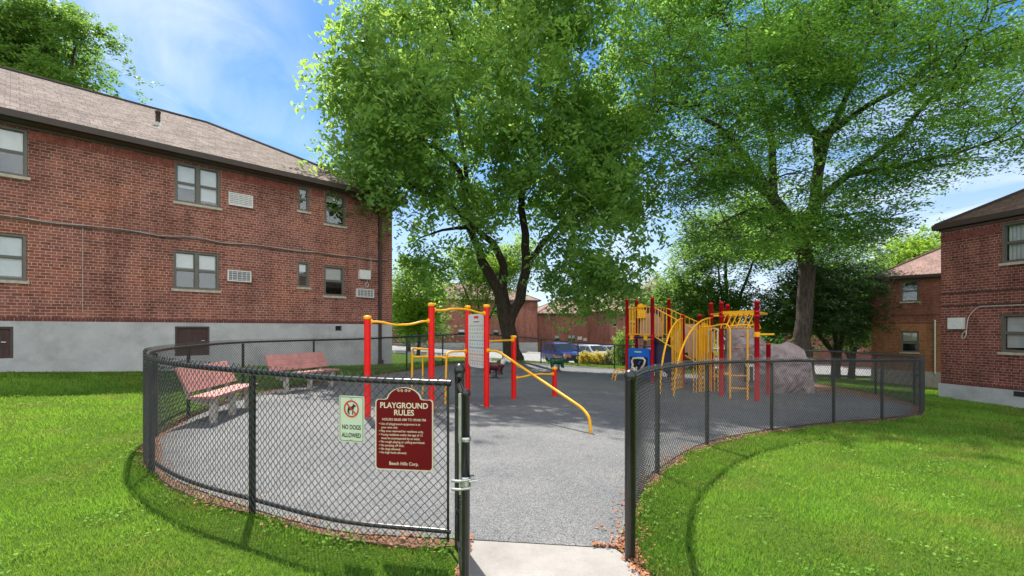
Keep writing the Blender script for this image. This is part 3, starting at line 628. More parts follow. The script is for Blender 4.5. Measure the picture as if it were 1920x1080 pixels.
def window(F, rect, parent, cols=1, blind=(0.5,), sill=True, simple=False, curtain=False):
    u0, u1, z0, z1 = rect; fw = 0.06 if not simple else 0.05; mb = MB()
    fbox(mb, F, u0+.003, u0+fw, z0+.003, z1-.003, -0.09, -0.02); fbox(mb, F, u1-fw, u1-.003, z0+.003, z1-.003, -0.09, -0.02)
    fbox(mb, F, u0+fw, u1-fw, z1-fw, z1-.003, -0.088, -0.022); fbox(mb, F, u0+fw, u1-fw, z0+.003, z0+fw*0.8, -0.088, -0.022)
    cw = (u1-u0-2*fw)/cols; zm = (z0+z1)/2
    for c in range(1, cols): fbox(mb, F, u0+fw+cw*c-0.05, u0+fw+cw*c+0.05, z0+fw*.8, z1-fw, -0.086, -0.024)
    for c in range(cols):
        a = u0+fw+cw*c+(0.05 if c else 0); b_ = u0+fw+cw*(c+1)-(0.05 if c < cols-1 else 0)
        fbox(mb, F, a, b_, zm-0.02, zm+0.02, -0.084, -0.045)
        for q0, q1, o in ((zm+0.02, z1-fw, -0.07), (z0+fw*.8, zm-0.02, -0.055)):
            fbox(mb, F, a, a+0.022, q0, q1, o-0.02, o); fbox(mb, F, b_-0.022, b_, q0, q1, o-0.02, o); fbox(mb, F, a+0.022, b_-0.022, q1-0.022, q1, o-0.019, o-.001); fbox(mb, F, a+0.022, b_-0.022, q0, q0+0.022, o-0.019, o-.001)
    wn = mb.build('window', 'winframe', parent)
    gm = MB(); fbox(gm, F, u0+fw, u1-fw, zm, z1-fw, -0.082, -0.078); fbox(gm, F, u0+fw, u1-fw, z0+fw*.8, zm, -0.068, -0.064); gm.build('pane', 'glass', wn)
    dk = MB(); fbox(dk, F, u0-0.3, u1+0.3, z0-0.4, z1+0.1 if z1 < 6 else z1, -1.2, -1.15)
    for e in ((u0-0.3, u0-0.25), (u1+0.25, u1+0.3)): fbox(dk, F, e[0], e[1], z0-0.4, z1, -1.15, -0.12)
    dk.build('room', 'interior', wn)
    for c in range(cols):
        bl = blind[c % len(blind)]
        if bl <= 0: continue
        a = u0+fw+cw*c+0.02; b_ = u0+fw+cw*(c+1)-0.02; bm = MB(); zb = z1-fw-(z1-z0-2*fw)*bl
        if curtain:
            nfold = 14
            pts = [(a+(b_-a)*i/nfold, -0.16-0.03*(i % 2)) for i in range(nfold+1)]
            for i in range(nfold): bm.add([F.p(pts[i][0], zb, pts[i][1]), F.p(pts[i+1][0], zb, pts[i+1][1]), F.p(pts[i+1][0], z1, pts[i+1][1]), F.p(pts[i][0], z1, pts[i][1])], [(0, 1, 2, 3)])
        else: fbox(bm, F, a, b_, zb, z1-0.01, -0.135, -0.13)
        bm.build('blind', 'blind', wn)
    if sill:
        sm_ = MB(); fbox(sm_, F, u0-0.05, u1+0.05, z0-0.07, z0, -0.10, 0.04); sm_.build('sill', 'sill', wn)
    return wn
def ac_unit(F, rect, parent, white_body=True, proud=0.06):
    u0, u1, z0, z1 = rect; mb = MB(); t_ = 0.03
    fbox(mb, F, u0, u1, z1-t_, z1, -0.2, proud); fbox(mb, F, u0, u1, z0, z0+t_, -0.2, proud); fbox(mb, F, u0, u0+t_, z0+t_, z1-t_, -0.2, proud); fbox(mb, F, u1-t_, u1, z0+t_, z1-t_, -0.2, proud)
    split = u0+t_+(u1-u0-2*t_)*0.62
    o = mb.build('air_conditioner', 'white', parent)
    b1 = MB(); fbox(b1, F, u0+t_, u1-t_, z0+t_, z1-t_, -0.15, proud-0.035); b1.build('coil_panel', 'grille', o)
    b2 = MB(); n = 6 if white_body else 4
    for i in range(n):
        zz = z0+t_+(z1-z0-2*t_)*(i+0.5)/n; fbox(b2, F, u0+t_, u1-t_, zz-0.022 if white_body else zz-0.008, zz+0.012 if white_body else zz+0.004, proud-0.034, proud-0.008)
    for i in range(1, 5):
        uu = u0+(u1-u0)*i/5; fbox(b2, F, uu-0.006, uu+0.006, z0+t_, z1-t_, proud-0.033, proud-0.006)
    b2.build('louvre', 'white', o); return o
def hip_roof(F, L, W, ze, rise, ov, mat, parent, name='roof', th=0.05):
    """F.d along the front, -F.n into the building"""
    def q(u, v, z): a = F.o + F.d*u - F.n*v; return (a[0], a[1], z)
    b_ = W/2; e = ze; R0, R1 = (b_, b_), (L-b_, b_); zr = ze+rise; drop = rise/b_*ov; z0 = e-drop
    c = [(-ov, -ov), (L+ov, -ov), (L+ov, W+ov), (-ov, W+ov)]; mb = MB(); sl = math.hypot(rise+drop, b_+ov)
    C3 = [q(u, v, z0) for u, v in c]; r0, r1 = q(*R0, zr), q(*R1, zr)
    mb.add([C3[0], C3[1], r1, r0], [(0, 1, 2, 3)], False, [[(c[0][0], 0), (c[1][0], 0), (R1[0], sl), (R0[0], sl)]])
    mb.add([C3[2], C3[3], r0, r1], [(0, 1, 2, 3)], False, [[(c[1][0], 0), (c[0][0], 0), (R0[0], sl), (R1[0], sl)]])
    mb.add([C3[3], C3[0], r0], [(0, 1, 2)], False, [[(0, 0), (W+2*ov, 0), (b_+ov, sl)]])
    mb.add([C3[1], C3[2], r1], [(0, 1, 2)], False, [[(0, 0), (W+2*ov, 0), (b_+ov, sl)]])
    rf = mb.build(name, mat, parent)
    cap = MB()
    for a, b2 in ((r0, r1), (C3[0], r0), (C3[3], r0), (C3[1], r1), (C3[2], r1)):
        a_, b3 = Vector(a)+Vector((0, 0, 0.01)), Vector(b2)+Vector((0, 0, 0.01)); cap.tube([a_, b3], 0.06, 6)
    cap.build('ridge_cap', mat, rf)
    gm = MB(); hz = z0
    # fascia board and gutter round the four sides, soffit below
    def side(u0, v0, u1, v1, nu, nv):
        def pt(u, v, k, z): return q(u+nu*k, v+nv*k, z)
        ins = [(u0, v0), (u1, v1)]
        gm.hexa([pt(u0, v0, -0.03, hz-0.14), pt(u1, v1, -0.03, hz-0.14), pt(u1, v1, 0.09, hz-0.13), pt(u0, v0, 0.09, hz-0.13), pt(u0, v0, -0.03, hz+0.0), pt(u1, v1, -0.03, hz+0.0), pt(u1, v1, 0.11, hz+0.02), pt(u0, v0, 0.11, hz+0.02)])
    cc = c; side(*cc[0], *cc[1], 0, -1); side(*cc[1], *cc[2], 1, 0); side(*cc[2], *cc[3], 0, 1); side(*cc[3], *cc[0], -1, 0)
    gm.build('gutter', 'fascia', rf)
    so = MB(); zz = hz-0.15
    def ring(o_, i_):
        for k in range(4):
            a, b2 = c[k], c[(k+1) % 4]; ia, ib = (ins_[k], ins_[(k+1) % 4]); so.add([q(*a, zz), q(*b2, zz), q(*ib, zz), q(*ia, zz)], [(0, 1, 2, 3)])
    ins_ = [(0.0, 0.0), (L, 0.0), (L, W), (0.0, W)]; ring(c, ins_)
    fb = so; F2 = Frame(F.o, F.d, F.n); fbox(fb, F2, -0.02, L+0.02, zz-0.06, zz-0.004, 0.002, 0.05)
    so.build('soffit', 'soffit', rf)
    return rf
def pipe_on(F, pts, r, name, mat, parent, off=0.06, n=8):
    return MB().tube([F.p(u, z, off) for u, z in pts], r, n).build(name, mat, parent)

# --- left building
FLt = Frame(A, (-0.6964, -0.7176), WN)
bl = thing('brick_apartment', (A[0], A[1], gz(*A)), 'long two storey red brick apartment block with pale grey base on the left', 'building')
rects = {}
R_ = FLt.px_rect
zt = 6.42
w2u = R_(328, 413, 302, 377); w2l = R_(325, 411, 468, 541); W2w = w2u[1]-w2u[0]
r1, _ = FLt.from_px(52, 300)
w1u = (r1, r1+W2w, w2u[2], w2u[3]); w1l = (r1+0.02, r1+0.02+W2w, w2l[2], w2l[3])
w3u = R_(559, 580, 349, 394); w3l = R_(558, 580, 490, 538)
w4u = R_(609, 648, 361, 419); w4l = R_(608, 646, 497, 554)
acs = [R_(428, 473, 360, 384), R_(426, 470, 506, 527), R_(667, 699, 541, 557)]
zfb = 1.80
LLEN = 27.0; LWID = 10.1
extra = []
for k in range(1, 4):   # the wall runs on out of frame
    o = 5.4*k; extra += [(w1u[0]+o, w1u[1]+o, w1u[2], w1u[3]), (w1l[0]+o, w1l[1]+o, w1l[2], w1l[3])]
wins = [w1u, w1l, w2u, w2l, w3u, w3l, w4u, w4l] + extra
h1 = R_(328, 393, 612, 668); r0h, _ = FLt.from_px(25, 640); h0 = (r0h, r0h+(h1[1]-h1[0]), h1[2]+0.08, h1[3]-0.02)
vent = R_(629, 641, 611, 620)
wall(FLt, 0, LLEN, zfb, zt+0.2, wins + [acs[0], acs[1], acs[2]], 'wall', 'brick_left', bl)
wall(FLt, 0, LLEN, -0.6, zfb, [(h0[0], h0[1], h0[2], h0[3]), (h1[0], h1[1], h1[2], h1[3]), vent], 'foundation', 'foundation', bl, 0.12)
FE = Frame(A, (-WN[0], -WN[1]), (0.6964, 0.7176)); wall(FE, 0, LWID, zfb, zt+0.2, [], 'wall', 'brick_left', bl); wall(FE, 0, LWID, -0.9, zfb, [], 'foundation', 'foundation', bl)
FBk = Frame(A - WN*LWID, FLt.d, -WN); wall(FBk, 0, LLEN, -0.9, zt+0.2, [], 'wall', 'brick_left', bl)
FEn = Frame(A + FLt.d*LLEN, -WN, FLt.d); wall(FEn, 0, LWID, -0.9, zt+0.2, [], 'wall', 'brick_left', bl)
# soldier courses under the eave and above the base
def soldier(F, u0, u1, z0, z1, mat, parent, gaps=(), st=0.075):
    mb = MB(); u = u0
    while u < u1-0.06:
        if not any(a-0.02 < u+0.03 < b_+0.02 for a, b_ in gaps): fbox(mb, F, u, u+st-0.012, z0+0.008, z1-0.006, -0.02, 0.004+0.0015*random.random())
        u += st
    return mb
def soldier_runs(F, L, z0, z1, gaps, mat, parent):
    e = sorted([(0.02-1, 0.02)]+[(a-0.02, b_+0.02) for a, b_ in gaps]+[(L, L+1)])
    for (a0_, b0_), (a1_, b1_) in zip(e[:-1], e[1:]):
        if a1_-b0_ > 0.15: soldier(F, b0_, a1_, z0, z1, None, parent).build('soldier_course', mat, parent)
M['soldier'] = paint('soldier_brick', (0.26, 0.075, 0.055), 0.9, 0.45, 7, bmp=0.4); soldier_runs(FLt, LLEN, zt-0.24, zt-0.02, [(a[0], a[1]) for a in wins if a[3] > zt-0.24], 'soldier', bl)
mb = soldier(FLt, 0.02, LLEN, zfb+0.0, zfb+0.10, None, bl, st=0.07); mb.uv = {}; M['soldier2'] = paint('base_brick', (0.13, 0.045, 0.04), 0.9, 0.4, 7, bmp=0.4); mb.build('base_course', 'soldier2', bl)
for i, r in enumerate(wins):
    two = (r[1]-r[0]) > 0.95
    up = r[3] > 4.5
    bd = (0.55,) if two and not up else (0.0, 0.0)
    if i == 0: bd = (0.5, 0.9)
    if i == 1: bd = (0.95, 0.5)
    if i == 2: bd = (0.9, 0.62)
    if i == 3: bd = (0.42, 0.42)
    if i == 4: bd = (0.0,)
    if i == 5: bd = (0.35,)
    if i == 6: bd = (0.22,)
    if i == 7: bd = (0.5,)
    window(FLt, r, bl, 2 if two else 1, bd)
for i, r in enumerate(acs): ac_unit(FLt, r, bl, i == 0, 0.07 if i != 2 else 0.10)
for h in (h0, h1):
    mb = MB(); u0, u1, z0, z1 = h; fbox(mb, FLt, u0+0.05, u1-0.05, z0, z1-0.05, -0.10, -0.06)
    for i in range(3): uu = u0+0.05+(u1-u0-0.1)*(i+0.5)/3; fbox(mb, FLt, uu-0.012, uu+0.012, z0, z1-0.06, -0.06, -0.05)
    d_ = mb.build('hatch_door', 'hatch', bl)
    mb = MB(); fbox(mb, FLt, u0+.003, u0+0.05, z0, z1-.003, -0.1, -0.02); fbox(mb, FLt, u1-0.05, u1-.003, z0, z1-.003, -0.1, -0.02); fbox(mb, FLt, u0+.05, u1-.05, z1-0.05, z1-.003, -0.098, -0.022); mb.build('frame', 'fascia', d_)
    mb = MB(); fbox(mb, FLt, u0+0.12, u0+0.20, (z0+z1)/2, (z0+z1)/2+0.02, -0.05, -0.03); mb.build('latch', 'galv', d_)
mb = MB(); fbox(mb, FLt, vent[0], vent[1], vent[2], vent[3], -0.12, -0.09); mb.build('vent', 'interior', bl)
hip_roof(FLt, LLEN, LWID, zt+0.42, 2.75, 0.38, 'shingle', bl)
zc = FLt.from_px(0, 407)[1]; cab = [(u, zc-0.03*math.sin(u*1.9)**2+0.012*math.sin(u*5)) for u in np.linspace(0.2, LLEN, 90)]
pipe_on(FLt, cab, 0.014, 'wall_cable', 'cable', bl, 0.03, 6); pipe_on(FLt, [(u, z+0.045+0.02*math.sin(u*3.1)) for u, z in cab], 0.009, 'wall_cable', 'conduit', bl, 0.02, 5)
u_, z_ = FLt.from_px(155, 430); pipe_on(FLt, [(u_, zc), (u_, 2.05)], 0.006, 'drop_wire', 'conduit', bl, 0.015, 5)
ud = FLt.from_px(711, 500)[0]; mb = MB(); fbox(mb, FLt, ud-0.05, ud+0.05, 0.45, zt-0.1, 0.02, 0.10); fbox(mb, FLt, ud-0.07, ud+0.07, 0.30, 0.45, 0.02, 0.2)
mb.build('downspout', 'downspout', bl)
r = R_(672, 692, 506, 523); mb = MB(); fbox(mb, FLt, r[0], r[1], r[2], r[3], 0, 0.12); jb = mb.build('junction_box', 'white', bl)
uL, zL = FLt.from_px(687, 534); mb = MB(); mb.tube([FLt.p(uL+0.06*math.cos(a), zL+0.09*math.sin(a), 0.04) for a in np.linspace(0, 6.28, 14)], 0.014, 6); mb.tube(rounded([FLt.p(uL, zL+.09, 0.04), FLt.p(uL-0.02, r[2], 0.05)], 0.03), 0.013, 6)
mb.tube(rounded([FLt.p(r[0]-0.05, r[2]+0.1, 0.04), FLt.p(r[0]-0.06, r[3]+0.5, 0.04), FLt.p(r[0]+0.05, zc, 0.04)], 0.1), 0.012, 6); mb.build('coiled_cable', 'conduit', bl)
# roof vent pipe
pu, pv_ = 7.05, 2.35
bp = FLt.o + FLt.d*pu - WN*pv_; zr = zt+0.42+2.75/5.05*pv_
MB().lathe((bp[0], bp[1], 0), [(0.065, zr-0.1), (0.065, zr+0.36), (0.08, zr+0.36), (0.08, zr+0.42)], 10).build('vent_pipe', 'fascia', bl)
MB().lathe((bp[0], bp[1], 0), [(0.17, zr-0.08), (0.09, zr+0.06)], 10).build('flashing', 'galvdull', bl)

# --- right building
C = np.array([13.3, 15.0]); vd = np.array([0.241, -0.971]); vn = np.array([-0.971, -0.241])
FR = Frame(C, vd, vn)
br = thing('brick_apartment', (C[0], C[1], gz(*C)), 'dark red brick apartment block with grey base cut off by the right edge', 'building')
zt2 = 4.62; zf2 = FR.from_px(1765, 719)[1]
ru = FR.px_rect(1878, 1990, 420, 494); rl = FR.px_rect(1876, 1988, 589, 660)
RL = 12.0; ww = [(ru[0], ru[0]+1.45, ru[2], ru[3]), (rl[0], rl[0]+1.45, rl[2], rl[3])]
for k in (1, 2): ww += [(a[0]+4.2*k, a[1]+4.2*k, a[2], a[3]) for a in ww[:2]]
vr = FR.px_rect(1903, 1935, 733, 744)
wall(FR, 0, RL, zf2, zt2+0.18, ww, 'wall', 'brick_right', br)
mb = MB(); fbox(mb, FR, -0.04, RL, -1.2, zf2+0.01, -0.25, 0.05); mb.build('foundation', 'foundation', br)
mb = MB(); fbox(mb, FR, vr[0], vr[1], vr[2]+0.02, vr[3], 0.04, 0.056); mb.build('vent', 'interior', br)
FRb = Frame(C, (0.971, 0.241), (-0.241, 0.971)); wall(FRb, 0, 9, -1.2, zt2+0.18, [], 'wall', 'brick_right', br)
FRc = Frame(C+vd*RL, (0.971, 0.241), vd); wall(FRc, 0, 9, -1.2, zt2+0.18, [], 'wall', 'brick_right', br)
FRd = Frame(C-vn*9, vd, -vn); wall(FRd, 0, RL, -1.2, zt2+0.18, [], 'wall', 'brick_right', br)
M['soldier3'] = paint('soldier_brick_dark', (0.19, 0.055, 0.042), 0.9, 0.45, 7, bmp=0.4); soldier_runs(FR, RL, zt2-0.30, zt2-0.10, [(a[0], a[1]) for a in ww if a[3] > zt2-0.3], 'soldier3', br)
mb = soldier(FR, 0.0, RL, zf2+0.01, zf2+0.10, None, br, st=0.07); mb.uv = {}; mb.build('base_course', 'soldier2', br)
for i, r in enumerate(ww): window(FR, r, br, 2, (0.97,) if i == 0 else (0.93,), curtain=(i == 0))
hip_roof(FR, RL, 9.0, zt2+0.26, 2.6, 0.10, 'shingle_dark', br)
za = FR.from_px(1800, 549)[1]; zb = FR.from_px(1800, 573)[1]
for z in (za, zb): mb = MB(); fbox(mb, FR, 0, RL, z-0.02, z+0.02, -0.01, 0.012); mb.build('band_course', 'downspout', br)
r = FR.px_rect(1783, 1810, 596, 617); mb = MB(); fbox(mb, FR, r[0], r[1], r[2], r[3], 0, 0.14); mb.build('junction_box', 'white', br)
u1_, z1_ = FR.from_px(1810, 628); mb = MB(); mb.tube([FR.p(u1_+0.05*math.cos(a)+0.03*math.sin(a), z1_+0.11*math.sin(a), 0.05) for a in np.linspace(0, 12.6, 26)], 0.013, 6)
u2_, _ = FR.from_px(1820, 600); mb.tube(rounded([FR.p(u1_+0.05, z1_+0.05, 0.05), FR.p(u2_-0.03, r[3]+0.02, 0.05), FR.p(u2_+0.2, zb-0.05, 0.04), FR.p(u2_+5, zb-0.07, 0.03)], 0.12), 0.013, 6); mb.build('coiled_cable', 'conduit', br)

# --- building behind, right
K = np.array([18.8, 25.3]); F3 = Frame(K, (0.718, -0.696), (-0.696, -0.718))
b3 = thing('brick_apartment', (K[0], K[1], gz(*K)), 'orange brown brick apartment with pale pink roof between the trees and the right block', 'building')
z3t = 4.22; z3b = F3.from_px(1637, 692)[1]
ra = F3.px_rect(1689, 1723, 527, 566); rb = F3.px_rect(1689, 1723, 621, 660)
hs = [ra, rb]+[(a[0]+4.5, a[1]+4.5, a[2], a[3]) for a in (ra, rb)]
wall(F3, 0, 14, 2.0, z3t+0.1, hs, 'wall', 'brick_far', b3); wall(F3, 0, 14, z3b, 2.0, hs, 'wall', 'brick_tan', b3)
mb = MB(); fbox(mb, F3, -0.02, 14, -2, z3b, -0.2, 0.03); mb.build('foundation', 'foundation_bare', b3)
F3b = Frame(K, (0.696, 0.718), (-0.718, 0.696)); wall(F3b, 0, 9, -2, z3t+0.1, [], 'wall', 'brick_far', b3)
for i, r in enumerate(hs): window(F3, r, b3, 1, (0.0,) if i % 2 == 0 else (0.6,))
hip_roof(F3, 14, 9, z3t+0.15, 2.6, 0.14, 'shingle_pink', b3)
for z in (F3.from_px(1637, 592)[1], F3.from_px(1637, 606)[1]): mb = MB(); fbox(mb, F3, 0, 14, z-0.02, z+0.02, -0.01, 0.012); mb.build('band_course', 'downspout', b3)
u_ = F3.from_px(1753, 600)[0]; pipe_on(F3, [(u_, F3.from_px(1753, 600)[1]), (u_, z3b-0.1)], 0.035, 'downspout', 'white', b3)
vv = F3.px_rect(1718, 1730, 701, 706); mb = MB(); fbox(mb, F3, vv[0], vv[1], vv[2], vv[3], 0.02, 0.036); mb.build('vent', 'interior', b3)

# --- blocks across the street
def far_block(P0, P1, ze, zb, zg_, wpx, label, depth=9, roofmat='shingle_pink', mat='brick_far'):
    P0 = np.array(P0); P1 = np.array(P1); d = P1-P0; L = np.linalg.norm(d); d = d/L; n = np.array([d[1], -d[0]]); F = Frame(P0, d, n)
    o = thing('brick_apartment', (P0[0], P0[1], gz(*P0)), label, 'building')
    hs = []
    for (x0, x1, y0, y1) in wpx: hs.append(F.px_rect(x0, x1, y0, y1))
    wall(F, 0, L, zb, ze+0.1, hs, 'wall', mat, o)
    mb = MB(); fbox(mb, F, -0.02, L+0.02, zg_-1, zb, -0.3, 0.03); mb.build('foundation', 'foundation', o)
    for q, dd, nn in ((P0, -n, -d), (P1, -n, d)): wall(Frame(q, dd, nn), 0, depth, zg_-1, ze+0.1, [], 'wall', mat, o)
    for r in hs: window(F, r, o, 2 if r[1]-r[0] > 0.95 else 1, (0.5,), simple=True)
    hip_roof(F, L, depth, ze+0.15, 2.2, 0.3, roofmat, o); return o, F
bA, FA = far_block(at(700, 618, 56.5)[:2], at(1008, 618, 60.5)[:2], 1.6+3.65, 0.0, -1.2, [(858, 872, 617, 629), (925, 936, 617, 629), (770, 790, 606, 625), (870, 884, 574, 588), (922, 934, 575, 589)], 'red brick block across the street behind the fitness frame')
bB, FB = far_block(at(1009, 618, 64)[:2], at(1141, 618, 66)[:2], 1.6+2.15, -2.0, -2.4, [(1065, 1079, 628, 641), (1115, 1129, 628, 645), (1115, 1129, 596, 607), (1040, 1050, 628, 641)], 'red brick block across the street above the parked cars')
for x0, x1, y0, y1 in ((1083, 1091, 631, 637), (1094, 1100, 634, 639)):
    r = FB.px_rect(x0, x1, y0, y1); ac_unit(FB, r, bB, True, 0.05)
bC, FC = far_block(at(1143, 618, 62)[:2], at(1310, 618, 72)[:2], 1.6+2.4, -2.0, -2.4, [(1150, 1156, 600, 612), (1158, 1166, 628, 645), (1180, 1192, 600, 610), (1180, 1192, 628, 645)], 'shaded brick block across the street behind the play structure', roofmat='shingle_pink')
bE, FE_ = far_block(at(1470, 618, 60)[:2], at(1760, 618, 52)[:2], 1.6+1.2, -2.75, -2.9, [(1500, 1512, 640, 655), (1560, 1572, 640, 655), (1600, 1612, 642, 657)], 'red brick block glimpsed beyond the dark leafed low tree on the right')
bD, FD = far_block((-60, 62), (-15.4, 57), 4.6, -0.6, -1.3, [], 'red brick block across the street half hidden by the left apartment')

# ------------------------------------------------------------------ fitness frame
ff = thing('fitness_frame', (-0.52, 9.87, gz(-.52, 9.87)), 'red post outdoor fitness frame with yellow chin-up bars in front of the big tree', 'fitness frame')
FP = {'a': (-2.54, 8.5, 592), 'b': (-1.51, 9.07, 568), 'c': (-0.97, 10.6, 573), 'd': (-0.52, 9.87, 571), 'e': (0.04, 11.1, 629), 'f': (1.03, 11.7, 688)}
def rpost(x, y, top, r=0.058):
    z0 = gz(x, y); q = MB().lathe((x, y, 0), [(r, z0-0.1), (r, top-0.05)], 16).build('post', 'red', ff)
    MB().lathe((x, y, 0), [(r*1.08, top-0.06), (r*1.22, top-0.04), (r*1.22, top-0.018), (r*0.9, top), (0.01, top+0.004)], 16).build('cap', 'yellow', q)
TOP = {}
for k, (x, y, py) in FP.items(): TOP[k] = CZ+(HY-py)/FPX*y; rpost(x, y, TOP[k])
def collar(mb, p, q, r=0.045):
    d = (Vector(q)-Vector(p)); d.z = 0; d.normalize(); a = Vector(p)+d*0.05; mb.tube([a, a+d*0.03], r, 12); return mb
def bar(p0, p1, pts=None, r=0.021, c0=True, c1=True, name='bar'):
    mb = MB(); pts = pts or [p0, p1]; mb.tube(rounded(pts, 0.12), r, 10)
    if c0: collar(mb, pts[0], pts[1])
    if c1: collar(mb, pts[-1], pts[-2])
    return mb.build(name, 'yellow', ff)
def fp(k, z): return Vector((FP[k][0], FP[k][1], z))
def wavy(k0, k1, z0, zm, z1): a, b_ = fp(k0, z0), fp(k1, z1); return [a, a.lerp(b_, 0.2)+Vector((0, 0, 0)), a.lerp(b_, 0.38)*1+Vector((0, 0, zm)), a.lerp(b_, 0.66)+Vector((0, 0, zm)), a.lerp(b_, 0.86), b_]
bar(0, 0, wavy('a', 'b', 1.735, -0.06, 1.76)); bar(0, 0, wavy('b', 'd', 1.97, 0.055, 1.93)); bar(0, 0, [fp('d', 1.36), fp('e', 1.36)]); bar(0, 0, wavy('e', 'f', 0.49, 0.03, 0.53))
bar(0, 0, [fp('d', 1.175), fp('d', 1.175).lerp(Vector((1.2, 7.9, 1.175)), 0.14)+Vector((0.0, 0, 0)), Vector((1.13, 7.74, 0.34)), Vector((1.22, 7.58, 0.22)), Vector((1.23, 7.57, -0.05))], c1=False, r=0.024)
bar(0, 0, [fp('b', 1.22), Vector((-2.05, 9.95, 1.22)), Vector((-2.08, 10.05, gz(-2, 10)))], c1=False)
bar(0, 0, [fp('c', 1.13), Vector((-1.38, 10.2, 1.13)), Vector((-1.40, 10.15, gz(-1.3, 10)))], c1=False)
bar(0, 0, [Vector((-2.05, 9.98, 1.04)), fp('c', 1.0)], c0=False, c1=False); bar(0, 0, [Vector((-1.40, 10.2, 1.0)), Vector((-2.03, 11.0, 1.02)), Vector((-2.03, 11.0, 0.1))], c0=False, c1=False, r=0.018)
# instruction board between two posts
P0_, P1_ = fp('c', 0), fp('d', 0); dd = (P1_-P0_).normalized(); mid = (P0_+P1_)/2; wd = (P1_-P0_).length-0.10; yaw = math.atan2(dd.y, dd.x)
def brd(x, y, z): v_ = mid + dd*x + Vector((-dd.y, dd.x, 0))*y; return (v_.x, v_.y, z)
zb0, zb1 = 0.80, 1.93; W_ = wd/2-0.005
out_b = []
for cx, cz, a0, r_ in ((W_-0.05, zb1-0.05, 0, 0.05), (-W_+0.05, zb1-0.05, 90, 0.05), (-W_+0.12, zb0+0.12, 180, 0.12), (W_-0.12, zb0+0.12, 270, 0.12)):
    out_b += [(cx+r_*math.cos(math.radians(a0+15*i)), cz+r_*math.sin(math.radians(a0+15*i))) for i in range(7)]
board = MB().prism(out_b, -0.012, 0.012, lambda x, y, z: brd(x, y, z)).build('instruction_board', 'boardwhite', ff)
def strip(name, mat, rs, off=-0.0135):
    mb = MB()
    for x0, x1, z0, z1 in rs: mb.add([brd(x0, off, z0), brd(x1, off, z0), brd(x1, off, z1), brd(x0, off, z1)], [(0, 1, 2, 3)])
    mb.build(name, mat, board)
zz = [1.60, 1.43, 1.26, 1.10, 0.955]
strip('colour_band', 'bandgreen', [(-W_+.03, W_-.03, 1.665, 1.70), (-W_+.03, W_-.03, 1.51, 1.535)]); strip('colour_band', 'bandblue', [(-W_+.03, W_-.03, 1.355, 1.385), (-W_+.03, W_-.03, 1.20, 1.235)])
strip('colour_band', 'bandtan', [(-W_+.03, W_-.03, 1.06, 1.09), (-W_+.03, W_-.03, 0.925, 0.95)]); strip('heading', 'signred', [(-0.11, 0.10, 1.835, 1.885)]); strip('heading', 'ink', [(-0.13, 0.13, 1.755, 1.772)])
fg = MB(); rr = random.Random(4)
for z in (1.60, 1.44, 1.29, 1.14, 0.99, 0.87):
    for i in range(6):
        x = -W_+0.09+i*(2*W_-0.18)/5; a = rr.uniform(-0.9, 0.9)
        for (l_, aa, oz) in ((0.03, a, 0.0), (0.026, a+1.2, 0.008), (0.022, a-1.0, -0.008)):
            dx, dz = math.sin(aa)*l_/2, math.cos(aa)*l_/2; nx_, nz_ = math.cos(aa)*0.004, -math.sin(aa)*0.004
            fg.add([brd(x-dx-nx_, -0.015, z+oz-dz-nz_), brd(x-dx+nx_, -0.015, z+oz-dz+nz_), brd(x+dx+nx_, -0.015, z+oz+dz+nz_), brd(x+dx-nx_, -0.015, z+oz+dz-nz_)], [(0, 1, 2, 3)])
        fg.add([brd(x+0.007*math.cos(q), -0.015, z+0.026+0.007*math.sin(q)) for q in (0, 1.05, 2.1, 3.14, 4.2, 5.2)], [(0, 1, 2, 3, 4, 5)])
fg.build('exercise_figure', 'ink', board)

# ------------------------------------------------------------------ benches
def bench(name, loc, rz, label):
    b_ = thing(name, loc, label, 'bench', rz=rz); b_['base'] = [0.0, 0.0, 0.0]
    L = 1.85
    mb = MB()
    for k in range(3): mb.box((0, 0.03+0.130*k-0.05, 0.44), (L, 0.124, 0.04))
    mb.build('seat', 'bench', b_)
    mb = MB()
    for k in range(3): mb.box((0, 0.34+0.062*k, 0.58+0.128*k), (L, 0.032, 0.139), 0, -0.45)
    mb.build('backrest', 'bench', b_)
    for x in (-0.72, 0, 0.72):
        mb = MB(); mb.hexa([(x-.035, -0.02, 0), (x+.035, -0.02, 0), (x+.035, 0.07, 0), (x-.035, 0.07, 0), (x-.045, -0.03, 0.42), (x+.045, -0.03, 0.42), (x+.045, 0.08, 0.42), (x-.045, 0.08, 0.42)])
        mb.hexa([(x-.045, 0.10, 0.30), (x+.045, 0.10, 0.30), (x+.045, 0.28, 0.33), (x-.045, 0.28, 0.33), (x-.045, 0.08, 0.42), (x+.045, 0.08, 0.42), (x+.045, 0.33, 0.42), (x-.045, 0.33, 0.42)])
        mb.hexa([(x-.04, 0.33, 0.40), (x+.04, 0.33, 0.40), (x+.04, 0.40, 0.40), (x-.04, 0.40, 0.40), (x-.04, 0.48, 0.84), (x+.04, 0.48, 0.84), (x+.04, 0.53, 0.84), (x-.04, 0.53, 0.84)])
        mb.build('leg', 'benchleg', b_)
    return b_
b1 = bench('park_bench', (-4.86, 8.45, gz(-4.9, 8.4)), 0, 'sunlit pink board bench nearer the camera inside the left fence curve')
b1.rotation_euler.z = math.atan2(1.85, -0.30)   # bench back towards the fence
b2 = copy_tree(b1); b2.location = (-5.0, 12.0, gz(-5.0, 12.0)); b2.rotation_euler.z = math.atan2(1.7, 0.70); b2['label'] = 'shaded pink board bench farther off in front of the grey building base'
for b_ in (b1, b2): b_['group'] = 'pink benches inside the fence'
